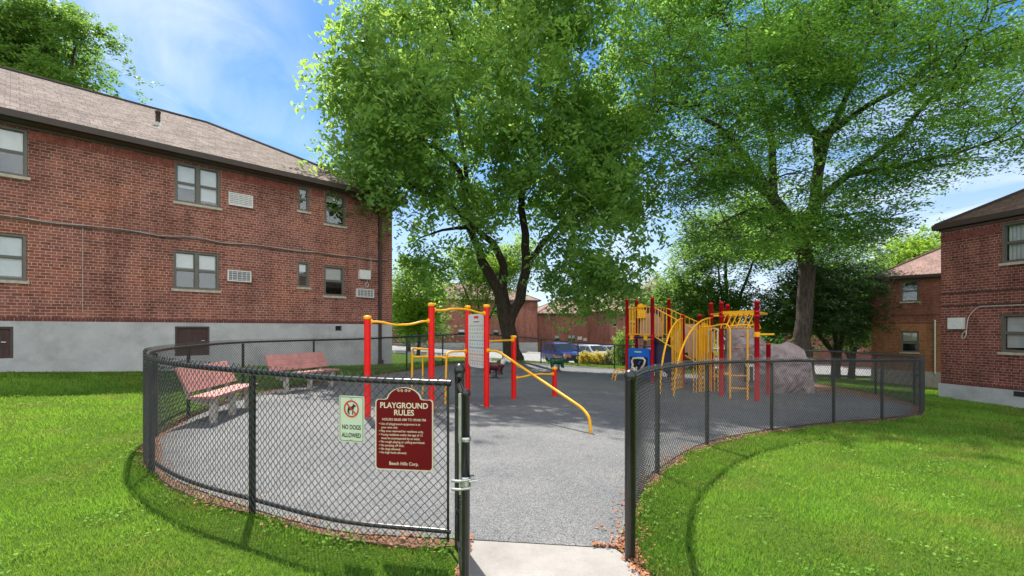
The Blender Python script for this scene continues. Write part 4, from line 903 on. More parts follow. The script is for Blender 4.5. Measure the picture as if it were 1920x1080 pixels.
sc = MB(); sphere(sc, (0, 0, 0.05), (0.085, 0.075, 0.06), 10, 7, 0.3); sc.tube([(0, 0, 0.08), (0.01, 0, 0.16)], 0.012, 6)
px_ = at(585, 750, 10.4); sc.build('paper_litter', 'tuft', None, (px_.x, px_.y, gz(px_.x, px_.y)+0.016)); tag(bpy.data.objects['paper_litter'], 'crumpled pale paper scrap on the ground below the shaded bench', 'litter')

# ------------------------------------------------------------------ play structure
ps = thing('play_structure', (4.5, 15.5, gz(4.5, 15.5)), 'large play structure of dark red posts, yellow rails and grey climbing rock', 'play structure')
PP = {1: (3.9, 16.4, 560), 2: (4.5, 17.5, 562), 3: (4.5, 15.5, 557), 4: (5.45, 16.8, 560), 5: (5.12, 14.5, 589), 6: (5.9, 15.2, 589), 7: (5.76, 14.0, 567), 8: (5.52, 12.75, 565), 9: (6.24, 14.0, 570), 10: (6.05, 11.95, 563), 11: (7.05, 13.30, 643)}
PT = {}
for k, (x, y, py) in PP.items():
    PT[k] = CZ+(HY-py)/FPX*y; z0 = gz(x, y); t_ = PT[k]
    q = MB().lathe((x, y, 0), [(0.058, z0-0.1), (0.058, t_-0.06), (0.062, t_-0.06), (0.06, t_-0.03), (0.035, t_-0.005), (0.005, t_)], 14).build('post', 'darkred', ps)
    if k in (1, 3, 8, 10, 7):
        for zc_ in ((1.30, 1.40) if k in (1, 3) else (1.95, 2.05)): MB().lathe((x, y, 0), [(0.067, zc_-0.02), (0.067, zc_+0.02)], 14).build('clamp', 'darkred', q)
def pp(k, z): return Vector((PP[k][0], PP[k][1], z))
def picket_rail(a, b_, za0, za1, zb0, zb1, n, name='guard_rail', r=0.012, part=ps):
    mb = MB(); a = Vector((a[0], a[1], 0)); b_ = Vector((b_[0], b_[1], 0)); up = Vector((0, 0, 1))
    mb.tube([a+up*za1, b_+up*zb1], 0.018, 8); mb.tube([a+up*za0, b_+up*zb0], 0.018, 8)
    for i in range(1, n): t_ = i/n; p = a.lerp(b_, t_); mb.tube([p+up*(za0+(zb0-za0)*t_), p+up*(za1+(zb1-za1)*t_)], r, 6)
    return mb.build(name, 'yellow', part)
DZ = 1.36
mb = MB(); q = [pp(1, 0), pp(3, 0), pp(4, 0), pp(2, 0)]; mb.hexa([v_+Vector((0, 0, DZ-0.05)) for v_ in q]+[v_+Vector((0, 0, DZ)) for v_ in q]); mb.build('deck', 'navy', ps)
picket_rail(PP[1], PP[3], DZ+0.08, DZ+0.97, DZ+0.08, DZ+0.97, 9); picket_rail(PP[1], PP[2], DZ+0.08, DZ+0.97, DZ+0.08, DZ+0.97, 6); picket_rail(PP[3], PP[4], DZ+0.08, DZ+0.97, DZ+0.08, DZ+0.97, 6)
mb = MB()
for x, y in ((4.02, 16.22), (4.35, 15.72)): mb.box((x, y, DZ-0.02), (0.14, 0.05, 0.14), -0.98)
mb.build('deck_bracket', 'yellow', ps)
# hood behind the deck: tan slide mouth with navy edge
d24 = (pp(4, 0)-pp(2, 0)).normalized()
def hd(x, y, z): v_ = pp(2, 0)+d24*x+Vector((-d24.y, d24.x, 0))*y; return (v_.x, v_.y, z)
arcp = [(0.12, DZ)]+[(0.53-0.40*math.cos(a), DZ+0.42+0.42*math.sin(a)) for a in np.linspace(0, math.pi, 12)]+[(0.94, DZ)]
MB().prism(arcp, 0.0, 0.05, hd).build('slide_hood', 'tan', ps)
MB().prism([(0.02, DZ), (0.02, 2.27), (0.2, 2.4), (0.53, 2.48), (0.86, 2.4), (1.04, 2.27), (1.04, DZ)], 0.055, 0.09, hd).build('hood_frame', 'navy', ps)
mb = MB(); sphere(mb, (4.62, 17.35, 2.42), (0.14, 0.14, 0.12), 10, 8); mb.tube([(4.5, 17.4, 2.3), (4.75, 17.2, 2.45)], 0.05, 8); mb.box((4.62, 17.3, 2.16), (0.30, 0.10, 0.30)); mb.build('steering_toy', 'yellow', ps)
# blue activity panel below the deck
d13 = (pp(3, 0)-pp(1, 0)).normalized(); l13 = (pp(3, 0)-pp(1, 0)).length
def bp_(x, y, z): v_ = pp(1, 0)+d13*x-Vector((-d13.y, d13.x, 0))*(-y)*1.0; return (v_.x, v_.y, z)
mb = MB().prism([(0.09, 0.05), (l13-0.09, 0.05), (l13-0.09, 0.93), (l13-0.14, 0.98), (0.14, 0.98), (0.09, 0.93)], -0.03, 0.03, bp_); pan = mb.build('maze_panel', 'blue', ps)
MB().prism([(0.17, 0.12), (l13-0.17, 0.12), (l13-0.17, 0.70), (0.17, 0.70)], -0.036, -0.031, bp_).build('maze_board', 'blackpl', pan)
S = [(0.28, 0.62), (0.24, 0.52), (0.30, 0.42), (0.42, 0.40), (0.46, 0.30), (0.40, 0.20), (0.28, 0.20)]
tr = MB(); tr.tube([bp_(x, -0.045, z) for x, z in [(0.48, 0.36), (0.36, 0.20), (0.24, 0.22), (0.24, 0.30)]], 0.035, 8)
tr.tube([Vector(bp_(x, -0.045, z)) for x, z in [(0.26, 0.34), (0.30, 0.42), (0.26, 0.55), (0.32, 0.64), (0.50, 0.66), (0.74, 0.66), (0.82, 0.60), (0.78, 0.46), (0.68, 0.36), (0.66, 0.24)]], 0.036, 8)
tr.tube([Vector(bp_(x, -0.045, z)) for x, z in [(0.26, 0.34), (0.40, 0.30), (0.48, 0.24), (0.42, 0.14), (0.30, 0.14)]], 0.034, 8); tr.build('maze_track', 'cream', pan)
for x, z, m_ in ((0.58, 0.48, 'blue'), (0.62, 0.54, 'blue'), (0.72, 0.3, 'blue'), (0.34, 0.27, 'cream')): mb = MB(); sphere(mb, bp_(x, -0.06, z), 0.035, 8, 6); mb.build('bead', m_, pan)
MB().prism([(0.36, 0.84), (0.66, 0.84), (0.66, 0.89), (0.36, 0.89)], -0.036, -0.031, bp_).build('maze_badge', 'bandgreen', pan)
# dark slide and stair under the rails
st0, st1 = pp(3, 0), pp(5, 0); sw = (pp(4, 0)-pp(3, 0))*0.9; mb = MB(); ns = 7
a0, a1 = pp(3, 0).lerp(pp(4, 0), 0.1), Vector((6.1, 14.4, 0)); e0, e1 = pp(3, 0).lerp(pp(4, 0), 0.9), Vector((6.9, 15.1, 0))
for i in range(ns):
    t0, t1 = i/ns, (i+1)/ns; z = DZ*(1-(i+0.8)/ns*0.92); a_, b_, c_, d_ = a0.lerp(a1, t0), a0.lerp(a1, t1), e0.lerp(e1, t1), e0.lerp(e1, t0)
    mb.hexa([v_+Vector((0, 0, z-0.12)) for v_ in (a_, b_, c_, d_)]+[v_+Vector((0, 0, z)) for v_ in (a_, b_, c_, d_)])
mb.build('stair', 'blackpl', ps)
MB().hexa([a0+Vector((0, 0, 0.5)), a0+Vector((0.55, -0.35, 0.0)), a0+Vector((0.57, -0.32, 0.0)), a0+Vector((0.02, 0.03, 0.5)), a0+Vector((0, 0, DZ)), a0+Vector((0.55, -0.35, 0.95)), a0+Vector((0.57, -0.32, 0.95)), a0+Vector((0.02, 0.03, DZ))]).build('stair_side', 'navy', ps)
picket_rail(a0, a1, DZ+0.02, DZ+0.95, 0.25, 1.25, 14, 'stair_rail'); picket_rail(e0, e1, DZ+0.05, DZ+0.97, 0.35, 1.35, 14, 'stair_rail')
# arch climbers with upright bars
def arch(foot, top, n, name='arch_climber'):
    mb = MB(); f = Vector(foot); t_ = Vector(top); zf = gz(f.x, f.y)
    pts = []
    for i in range(13): a = i/12*math.pi/2; pts.append(Vector((f.x+(t_.x-f.x)*(1-math.cos(a)), f.y+(t_.y-f.y)*(1-math.cos(a)), zf+(t_.z-zf)*math.sin(a))))
    mb.tube(pts, 0.026, 8)
    for i in range(n):
        u = 0.50+0.46*i/(n-1); a = math.acos(1-u); p = Vector((f.x+(t_.x-f.x)*u, f.y+(t_.y-f.y)*u, zf+(t_.z-zf)*math.sin(a))); mb.tube([p, (p.x, p.y, gz(p.x, p.y))], 0.015, 6)
    return mb.build(name, 'yellow', ps)
arch((3.95, 12.9, 0), (5.12, 14.5, 1.93), 7); arch((4.15, 12.4, 0), (5.76, 14.0, 1.93), 7)
mb = MB()
for i in range(6): x = 5.30+i*0.12; mb.tube([(x, 13.6+i*0.05, 0.0-0.2), (x, 13.6+i*0.05, 1.68+0.05*math.sin(i))], 0.016, 6)
mb.tube(rounded([(5.28, 13.6, 1.66), (5.92, 13.85, 1.72)], 0.1), 0.02, 8); mb.build('picket_barrier', 'yellow', ps)
mb = MB().prism([(5.55, 0.9), (5.78, 0.9), (5.80, 1.72), (5.66, 1.82), (5.54, 1.70)], 14.25, 14.29); mb.build('side_panel', 'yellow', ps)
mb = MB().prism([(5.25, 0.62), (6.5, 0.62), (6.5, 1.45), (6.2, 1.78), (5.6, 1.78), (5.25, 1.45)], 15.6, 15.66); mb.build('crawl_panel', 'tan', ps)
mb = MB()
for i in range(4): mb.tube([(5.62+i*0.13, 13.85, 0.95), (5.62+i*0.13, 13.85, 1.55)], 0.02, 6)
mb.tube(arc((5.55, 13.85, 1.45), (5.8, 13.85, 1.9), (6.1, 13.85, 1.3), 8), 0.022, 8); mb.build('white_rail', 'white', ps)
# overhead ladder with triangular rungs
zo = 2.03
mb = MB(); mb.tube([pp(8, zo), pp(10, zo)], 0.028, 10); mb.tube([pp(7, zo-0.03), pp(9, zo-0.03), (7.0, 13.3, zo)], 0.028, 8); mb.tube([pp(9, zo), (7.0, 13.3, zo)], 0.024, 8); mb.tube([(7.0, 13.3, zo), pp(10, zo)], 0.028, 8); mb.tube([pp(7, zo), pp(8, zo)], 0.024, 8)
mb.box(pp(8, zo).lerp(pp(10, zo), 0.5)+Vector((0, 0, 0.01)), (0.06, 0.9, 0.08), math.atan2(11.95-12.75, 6.05-5.52)+math.pi/2)
ov = mb.build('overhead_ladder', 'yellow', ps)
for i in range(6):
    t_ = (i+0.7)/6.6; a_ = pp(8, zo).lerp(pp(10, zo), t_); b_ = pp(9, zo).lerp(Vector((7.0, 13.3, zo)), t_); c_ = (a_+b_)/2
    mb = MB(); l_ = a_.lerp(b_, 0.0)+Vector((-0.12, 0, -0.40)); r_ = a_.lerp(b_, 0.35)+Vector((0.14, 0, -0.40)); mb.tube(rounded([a_.lerp(b_, 0.16)+Vector((0.02, 0, 0)), l_, r_, a_.lerp(b_, 0.20)+Vector((0.02, 0, 0))], 0.05, 3), 0.017, 6); mb.build('rung', 'yellow', ov)
mb = MB(); lx0, lx1, ly = at(1369, 0, 12.3).x, at(1402, 0, 12.1).x, 12.2
zb = gz(5.6, 12.2)
mb.tube(rounded([(lx0-0.2, 12.65, 1.72), (lx0-0.05, 12.35, 1.74), (lx0, 12.3, 1.62), (lx0, 12.3, zb)], 0.12), 0.024, 8); mb.tube(rounded([(lx1+0.15, 12.0, 1.72), (lx1, 12.1, 1.70), (lx1, 12.1, zb)], 0.1), 0.024, 8)
mb.tube([(lx0, 12.3, 1.70), (lx1, 12.1, 1.72)], 0.02, 8)
for z in (0.12, 0.44): mb.tube([(lx0, 12.3, z), (lx1, 12.1, z)], 0.016, 8)
mb.build('climbing_ladder', 'yellow', ps)
mb = MB(); mb.tube(rounded([(5.62, 13.1, 1.75), (5.66, 13.0, 1.7), (5.68, 13.0, 0.45)], 0.08), 0.022, 8); mb.box((5.72, 13.0, 0.42), (0.2, 0.06, 0.06)); mb.build('swing_bar', 'yellow', ps)
x, y = PP[10][:2]; mb = MB().lathe((x, y, 0), [(0.075, 1.42), (0.078, 1.45), (0.078, 1.50), (0.075, 1.54)], 14); mb.tube([(x, y, 1.48), (x+0.48, y+0.12, 1.48)], 0.026, 8); mb.build('step_bar', 'yellow', ps)
# climbing rock
prof = [(6.15, 1.60), (6.3, 1.68), (6.7, 1.70), (7.0, 1.62), (7.15, 1.42), (7.35, 1.22), (7.6, 1.17), (7.84, 1.15), (8.06, 1.24), (8.25, 1.14), (8.5, 1.0), (8.58, 0.70), (8.66, 0.50), (8.72, 0.30), (8.78, 0.02), (8.82, -0.35)]
px__ = np.array([p[0] for p in prof]); pz__ = np.array([p[1] for p in prof]); nu, nv = 64, 26; vs = []; fs = []
def rk(u, v, front):
    x = 6.15+2.67*u; top = float(np.interp(x, px__, pz__)); bot = -0.45; z = bot+(top-bot)*v; q = Vector((x*1.6, z*1.6, 3.0 if front else 9.0))
    d = 0.22*noise.noise(q)+0.12*abs(noise.noise(q*2.6))+0.04*noise.noise(q*6)
    edge = min(1, 6*min(u+0.05, 1.05-u), 4*(1.04-v)); thick = 0.25*edge
    y = 13.9+0.1*(x-6.15) + ((-thick-d*edge) if front else (thick+d*edge)); return (x+0.03*noise.noise(q*3), y, z+0.05*noise.noise(q*2+Vector((5, 0, 0)))*(1 if v > 0.5 else 0))
for front in (True, False):
    b0 = len(vs)
    for i in range(nu+1):
        for j in range(nv+1): vs.append(rk(i/nu, j/nv, front))
    for i in range(nu):
        for j in range(nv):
            a = b0+i*(nv+1)+j; f = (a, a+nv+1, a+nv+2, a+1); fs.append(f if front else f[::-1])
h = (nu+1)*(nv+1)
for i in range(nu): a = i*(nv+1)+nv; fs.append((a, a+nv+1, a+nv+1+h, a+h))
for j in range(nv): fs.append((j+1, j+1+h, j+h, j)); a = nu*(nv+1)+j; fs.append((a, a+h, a+h+1, a+1))
mb = MB(); mb.add(vs, fs, False); rock = mb.build('climbing_rock', 'rock', ps)
for x, z in ((6.42, 1.42), (6.62, 1.1), (6.28, 1.08), (6.95, 1.18), (6.85, 0.72), (7.25, 0.55)):
    mb = MB(); sphere(mb, (x, 13.9-0.42, z), (0.08, 0.05, 0.025), 8, 6, 0.5); mb.build('hand_hold', 'hold', rock)
mb = MB(); mb.tube(arc((6.44, 13.40, 0.55), (6.60, 13.38, 1.25), (6.76, 13.40, 0.55), 10), 0.035, 8); mb.build('arch_grip', 'rock', rock)
mb = MB().prism([(6.40, 0.15), (6.72, 0.15), (6.72, 0.62), (6.66, 0.68), (6.46, 0.68), (6.40, 0.62)], 13.30, 13.36); mb.build('foot_panel', 'blackpl', ps)
mb = MB(); mb.tube([(6.50, 13.28, 0.2), (6.50, 13.28, 0.66)], 0.02, 8); mb.tube([(6.64, 13.28, 0.2), (6.64, 13.28, 0.66)], 0.02, 8); mb.box((6.56, 13.27, 0.62), (0.30, 0.03, 0.08)); mb.build('foot_rail', 'white', ps)
# little step rail left of the deck
mb = MB(); z0 = gz(3.5, 16.2)
for y in (16.1, 16.55): mb.tube(rounded([(3.42, y, z0), (3.5, y, z0+0.35), (3.78, y, z0+0.38), (3.86, y, z0)], 0.08), 0.018, 6)
for x, z in ((3.45, 0.14), (3.52, 0.36), (3.76, 0.36)): mb.tube([(x, 16.1, z0+z), (x, 16.55, z0+z)], 0.015, 6)
mb.build('step_rail', 'yellow', ps)

# ------------------------------------------------------------------ spring riders
def spring(o, z0, h, r=0.09):
    mb = MB(); mb.tube([(r*math.cos(a), r*math.sin(a), z0+h*a/(2*math.pi*5)) for a in np.linspace(0, 2*math.pi*5, 70)], 0.014, 6); mb.build('spring', 'spring', o)
    MB().lathe((0, 0, 0), [(0.17, 0.0), (0.17, 0.025), (0.12, 0.04)], 14).build('base_plate', 'spring', o)
def rider(loc, rz, body, accent, label, scale=1.0):
    o = thing('spring_rider', loc, label, 'spring rider', rz=rz); o.scale = (scale,)*3; spring(o, 0.03, 0.26)
    mb = MB(); sphere(mb, (0, 0, 0.46), (0.33, 0.15, 0.17), 16, 10); sphere(mb, (-0.24, 0, 0.44), (0.16, 0.16, 0.19), 12, 8); sphere(mb, (0.22, 0, 0.50), (0.15, 0.13, 0.17), 12, 8)
    for x, y in ((-0.26, -0.11), (-0.26, 0.11), (0.22, -0.10), (0.22, 0.10)): mb.tube([(x, y, 0.42), (x-0.02, y*1.15, 0.26), (x+0.02, y*1.2, 0.14)], [0.065, 0.045, 0.04], 8)
    mb.tube([(-0.38, 0, 0.52), (-0.44, 0, 0.42), (-0.45, 0, 0.30)], [0.02, 0.016, 0.022], 6)
    mb.build('body', body, o)
    mb = MB(); mb.tube([(0.24, 0, 0.52), (0.36, 0, 0.66), (0.42, 0, 0.72)], [0.11, 0.09, 0.085], 10); sphere(mb, (0.46, 0, 0.70), (0.14, 0.085, 0.09), 12, 8); sphere(mb, (0.57, 0, 0.65), (0.075, 0.07, 0.065), 10, 7)
    for y in (-0.09, 0.09): sphere(mb, (0.40, y*1.2, 0.77), (0.03, 0.05, 0.025), 8, 6)
    hd_ = mb.build('head', accent, o)
    mb = MB(); [sphere(mb, (0.50, y, 0.73), 0.014, 8, 6) for y in (-0.08, 0.08)]; mb.build('eye', 'ink', hd_)
    mb = MB(); mb.box((-0.04, 0, 0.62), (0.30, 0.24, 0.05)); mb.box((-0.19, 0, 0.68), (0.05, 0.24, 0.14), 0, 0); mb.build('saddle', accent, o)
    mb = MB().tube([(0.20, -0.22, 0.66), (0.20, 0.22, 0.66)], 0.015, 8); mb.build('handle', 'blackpl', o)
    return o
p = at(928, 700, 15.6); rider((p.x, 15.6, gz(p.x, 15.6)+0.016), -0.35, 'cowbrown', 'white', 'dark red and white cow shaped spring rider behind the fitness frame', 0.88)
p = at(1046, 690, 21.0); rider((p.x, 21.0, gz(p.x, 21)+0.016), 0.2, 'ridergreen', 'riderpink', 'dark green and pink spring rider in front of the blue car', 0.95)
MB_ = None
# ------------------------------------------------------------------ cars
def car(name, loc, rz, col, label, L=4.5, H=1.66, W=1.84):
    o = thing(name, loc, label, 'car', 'cars parked across the street', rz=rz)
    hw = W/2; st = []   # stations along x (front = +x): (x, z_top, halfwidth)
    prof = [(-0.5, 0.62, 0.86), (-0.485, 0.95, 0.93), (-0.40, 1.02, 0.98), (-0.2, 1.02, 1.0), (0.0, 1.0, 1.0), (0.18, 0.98, 1.0), (0.30, 0.97, 0.98), (0.42, 0.90, 0.94), (0.475, 0.80, 0.88), (0.5, 0.58, 0.80)]
    mb = MB(); n = len(prof); k = H/1.66; vs = []
    for x, zt_, w_ in prof:
        zt_ *= k; ww_ = hw*w_
        vs += [(x*L, y, z) for y, z in ((-ww_*0.92, 0.24), (-ww_, 0.40), (-ww_, zt_*0.72), (-ww_*0.93, zt_), (ww_*0.93, zt_), (ww_, zt_*0.72), (ww_, 0.40), (ww_*0.92, 0.24))]
    fs = [(i*8+j, i*8+(j+1) % 8, (i+1)*8+(j+1) % 8, (i+1)*8+j) for i in range(n-1) for j in range(8)]+[tuple(range(7, -1, -1)), tuple(range((n-1)*8, n*8))]
    mb.add(vs, [f[::-1] for f in fs]); body = mb.build('body', col, o)
    zr = H; cab = [(-0.465, 1.0*k), (-0.42, zr-0.06), (-0.30, zr), (-0.05, zr+0.01), (0.07, zr-0.05), (0.24, 1.0*k)]
    mb = MB()
    for y, sgn in ((1, 1),):
        n2 = len(cab); lo = [(x*L, s_*hw*(0.92-(z-1.0*k)*0.28), z) for s_ in (-1, 1) for x, z in cab]
        mb.add(lo, [tuple(range(n2)), tuple(range(2*n2-1, n2-1, -1))]+[(i, i+n2, (i+1) % n2+n2, (i+1) % n2) for i in range(n2)])
    mb.build('cabin', col, o)
    gm = MB()
    def side(x0, z0, x1, z1, x2, z2, x3, z3):
        for s_ in (-1, 1):
            gm.add([(x*L, s_*(hw*(0.92-(z-1.0*k)*0.28)+0.012), z) for x, z in ((x0, z0), (x1, z1), (x2, z2), (x3, z3))], [(0, 1, 2, 3)])
    zl, zh = 1.05*k, zr-0.10
    side(-0.42, zl, -0.24, zl, -0.24, zh, -0.375, zh); side(-0.225, zl, -0.02, zl, -0.02, zh, -0.225, zh); side(-0.005, zl, 0.19, zl, 0.055, zh, -0.005, zh)
    for xs_, zz_ in (((0.225, 0.085), (1.04*k, zr-0.07)), ((-0.462, -0.428), (1.06*k, zr-0.08))):
        y0_, y1_ = hw*(0.86-(zz_[0]-1.0*k)*0.28), hw*(0.86-(zz_[1]-1.0*k)*0.28); dx = 0.014 if xs_[0] > 0 else -0.014
        gm.add([(xs_[0]*L+dx, -y0_, zz_[0]), (xs_[0]*L+dx, y0_, zz_[0]), (xs_[1]*L+dx, y1_, zz_[1]+0.012), (xs_[1]*L+dx, -y1_, zz_[1]+0.012)], [(0, 1, 2, 3)])
    gm.build('car_window', 'carglass', o)
    for x in (-0.30, 0.31):
        for s_ in (-1, 1):
            wv = MB().lathe((x*L, s_*(hw-0.10), 0.34), [(0.22, -0.11), (0.33, -0.11), (0.345, -0.07), (0.345, 0.07), (0.33, 0.12), (0.22, 0.12)], 20, 'Y').build('wheel', 'tyre', o)
            MB().lathe((x*L, s_*(hw-0.10), 0.34), [(0.03, s_*0.13), (0.21, s_*0.125), (0.23, s_*0.10)], 14, 'Y').build('rim', 'rim', wv)
    for s_ in (-1, 1):
        MB().box((0.478*L, s_*hw*0.66, 0.76*k), (0.16, 0.36, 0.13), s_*-0.25).build('headlight', 'headlamp', o)
        MB().box((0.10*L+0.12, s_*(hw+0.06), 1.06*k), (0.12, 0.16, 0.12)).build('mirror', col, o)
        MB().box((-0.492*L, s_*hw*0.74, 0.86*k), (0.06, 0.2, 0.22)).build('tail_light', 'signred', o)
    MB().box((0.497*L, 0, 0.62*k), (0.05, 1.0, 0.16)).build('grille', 'blackpl', o); MB().box((0.50*L, 0, 0.40), (0.10, 1.45, 0.14)).build('bumper', 'blackpl', o)
    return o
def car_at(px, d, yaw, col, label, **kw):
    x = (px-HX)/FPX*d; return car(kw.pop('name', 'parked_car'), (x, d, gz(x, d)+0.02), yaw, col, label, **kw)
car_at(1051, 41.6, math.radians(-68), 'carblue', 'bright blue SUV parked nearest the yellow bushes', name='parked_suv', L=4.3, W=1.8)
car_at(1088, 45.5, math.radians(-62), 'carnavy', 'dark blue car parked just behind the blue SUV', H=1.48)
car_at(1112, 44.0, math.radians(-62), 'carwhite', 'white car parked behind the two yellow bushes', H=1.5)
car_at(1143, 45.0, math.radians(-62), 'carsilver', 'silver car parked right of the white car', H=1.45)
car_at(1250, 45.0, math.radians(-62), 'carwhite', 'white car parked behind the play structure posts', H=1.5)
car_at(1320, 45.0, math.radians(-62), 'carsilver', 'silver car parked beyond the overhead ladder', H=1.5)

# ------------------------------------------------------------------ trees
def leaf_mesh(name, C, size, mat, parent, base, aspect=0.45, flat=0.5, droop=0.25, vv=None, rng=RNG, grp=None, drot=0.5):
    """diamond leaves; leaves sharing a spray index (grp) share its tilt and heading"""
    n = len(C); s = size*rng.uniform(0.6, 1.25, n); az = rng.uniform(0, 2*math.pi, n); tilt = rng.normal(0, flat, (n, 2))
    if grp is not None:
        ng = int(grp.max())+1; az = rng.uniform(0, 2*math.pi, ng)[grp] + rng.normal(0, 0.9, n); tilt = rng.normal(0, flat, (ng, 2))[grp] + rng.normal(0, drot, (n, 2))
    D = np.stack([np.cos(az), np.sin(az), rng.normal(-droop, 0.35, n)], 1); D /= np.linalg.norm(D, axis=1, keepdims=True)
    Nn = np.concatenate([tilt, np.ones((n, 1))], 1); Sd = np.cross(D, Nn); Sd /= np.linalg.norm(Sd, axis=1, keepdims=True)
    a = C - D*s[:, None]*0.5; b_ = C + D*s[:, None]*0.5; q = C - D*s[:, None]*0.08; m1 = q + Sd*(s*aspect/2)[:, None]; m2 = q - Sd*(s*aspect/2)[:, None]
    V = np.stack([a, m1, b_, m2], 1).reshape(-1, 3); F = np.arange(4*n).reshape(-1, 4)
    vals = rng.uniform(0, 1, n) if vv is None else np.clip(vv + rng.normal(0, 0.12, n), 0, 1)
    return mesh_np(name, V, F, M[mat], parent, base, vals)
def crown_points(ells, n, rng, thresh=-0.05, nscale=0.35, shell=0.55, zmin=None):
    out_ = []; vol = np.array([e[3]*e[4]*e[5]*(e[6] if len(e) > 6 else 1) for e in ells]); pr_ = vol/vol.sum()
    tries = 0
    while len(out_) < n and tries < n*60:
        tries += 1; e = ells[rng.choice(len(ells), p=pr_)]; v_ = rng.normal(size=3); v_ /= np.linalg.norm(v_); r = shell+(1-shell)*rng.random()**0.6 if rng.random() < 0.75 else rng.random()**0.5
        p = np.array(e[:3])+v_*np.array(e[3:6])*r
        if zmin is not None and p[2] < zmin(p): continue
        if noise.noise(Vector(p)*nscale) < thresh: continue
        out_.append(p)
    return np.array(out_)
def grow(limbs, targets, step=0.4, rng=RNG, sag=0.12, tip=0.008, expo=2.4, rcap=None):
    """limbs: list of polylines [(x,y,z,r)...]; first is the trunk. returns segments"""
    pos = []; par = []; rad = []
    def nearest(p): d = np.linalg.norm(np.array(pos)-p, axis=1); return int(np.argmin(d))
    for li, L in enumerate(limbs):
        L = np.array(L, float); prev = -1 if li == 0 else nearest(L[0, :3])
        pts = []
        for i in range(len(L)-1):
            m_ = max(2, int(np.linalg.norm(L[i+1, :3]-L[i, :3])/0.5))
            for k in range(m_): t_ = k/m_; pts.append(L[i]*(1-t_)+L[i+1]*t_)
        pts.append(L[-1])
        for j, p in enumerate(pts):
            w_ = 0.05*min(1, j/4)*(1 if li else 0.4)
            if li and j == 0 and np.linalg.norm(pos[prev]-p[:3]) < 0.25: continue
            pos.append(p[:3]+rng.normal(0, w_, 3)*(0.6 if j < len(pts)-1 else 0)); par.append(prev); rad.append(p[3]); prev = len(pos)-1
    n0 = len(pos); P = np.zeros((n0+len(targets)*14, 3)); P[:n0] = np.array(pos); par = list(par); cnt = n0
    d0 = np.array([np.min(np.linalg.norm(P[:n0]-t_, axis=1)) for t_ in targets]); root = P[0].copy()
    hgt0 = P[:n0, 2].min()
    for ti in np.argsort(d0):
        T = targets[ti]; D = np.linalg.norm(P[:cnt]-T, axis=1); pen = np.where(P[:cnt, 2] < hgt0+1.6, 6.0, 0) + 0.35*np.clip(P[:cnt, 2]-T[2], 0, 3); k = int(np.argmin(D+pen)); dist = D[k]
        m_ = max(1, int(dist/step)); m_ = min(m_, 12); a = P[k]; side_ = rng.normal(0, 0.10*dist, 3); prev = k
        for j in range(1, m_+1):
            t_ = j/m_; q = a*(1-t_)+T*t_ + (side_+np.array([0, 0, sag*dist]))*4*t_*(1-t_)*0.5
            if cnt >= len(P): break
            P[cnt] = q; par.append(prev); prev = cnt; cnt += 1
    P = P[:cnt]; par = np.array(par[:cnt]); R = np.zeros(cnt); acc = np.zeros(cnt); kids = np.zeros(cnt, int)
    for i in range(cnt):
        if par[i] >= 0: kids[par[i]] += 1
    for i in range(cnt-1, -1, -1):
        if i >= n0: R[i] = tip if kids[i] == 0 else acc[i]**(1/expo)
        else: R[i] = rad[i]
        if par[i] >= 0: acc[par[i]] += R[i]**expo
    for i in range(n0, cnt):
        R[i] = min(R[i], 0.11, R[par[i]]*0.92)
    return P, par, R
def branch_mesh(name, P, par, R, mat, parent, base, thick=0.05):
    idx = np.where(par >= 0)[0]; out_o = None
    Vs, Fs, off = [], [], 0
    for nn, sel in ((9, R[idx] > thick), (4, R[idx] <= thick)):
        ii = idx[sel]
        if len(ii) == 0: continue
        a, b_ = P[par[ii]], P[ii]; ra, rb_ = np.minimum(R[par[ii]], R[ii]*1.6), R[ii]; D = b_-a; ln = np.linalg.norm(D, axis=1, keepdims=True)+1e-6; D /= ln
        up = np.where(np.abs(D[:, 2:3]) > 0.9, np.array([[1., 0, 0]]), np.array([[0, 0, 1.]])); U = np.cross(D, up); U /= np.linalg.norm(U, axis=1, keepdims=True); W_ = np.cross(D, U)
        a = a - D*ra[:, None]*0.5; b2 = b_ + D*rb_[:, None]*0.3; rings = []
        for e, r in ((a, ra), (b2, rb_)):
            for k in range(nn): an = 2*math.pi*k/nn; rings.append(e+(U*math.cos(an)+W_*math.sin(an))*r[:, None])
        V = np.stack(rings, 1).reshape(-1, 3); o = (np.arange(len(ii))*2*nn)[:, None]
        for k in range(nn): Fs.append(o+np.array([[k, (k+1) % nn, nn+(k+1) % nn, nn+k]])+off)
        Vs.append(V); off += len(V)
    return mesh_np(name, np.concatenate(Vs), np.concatenate(Fs), M[mat], parent, base, smooth=True)
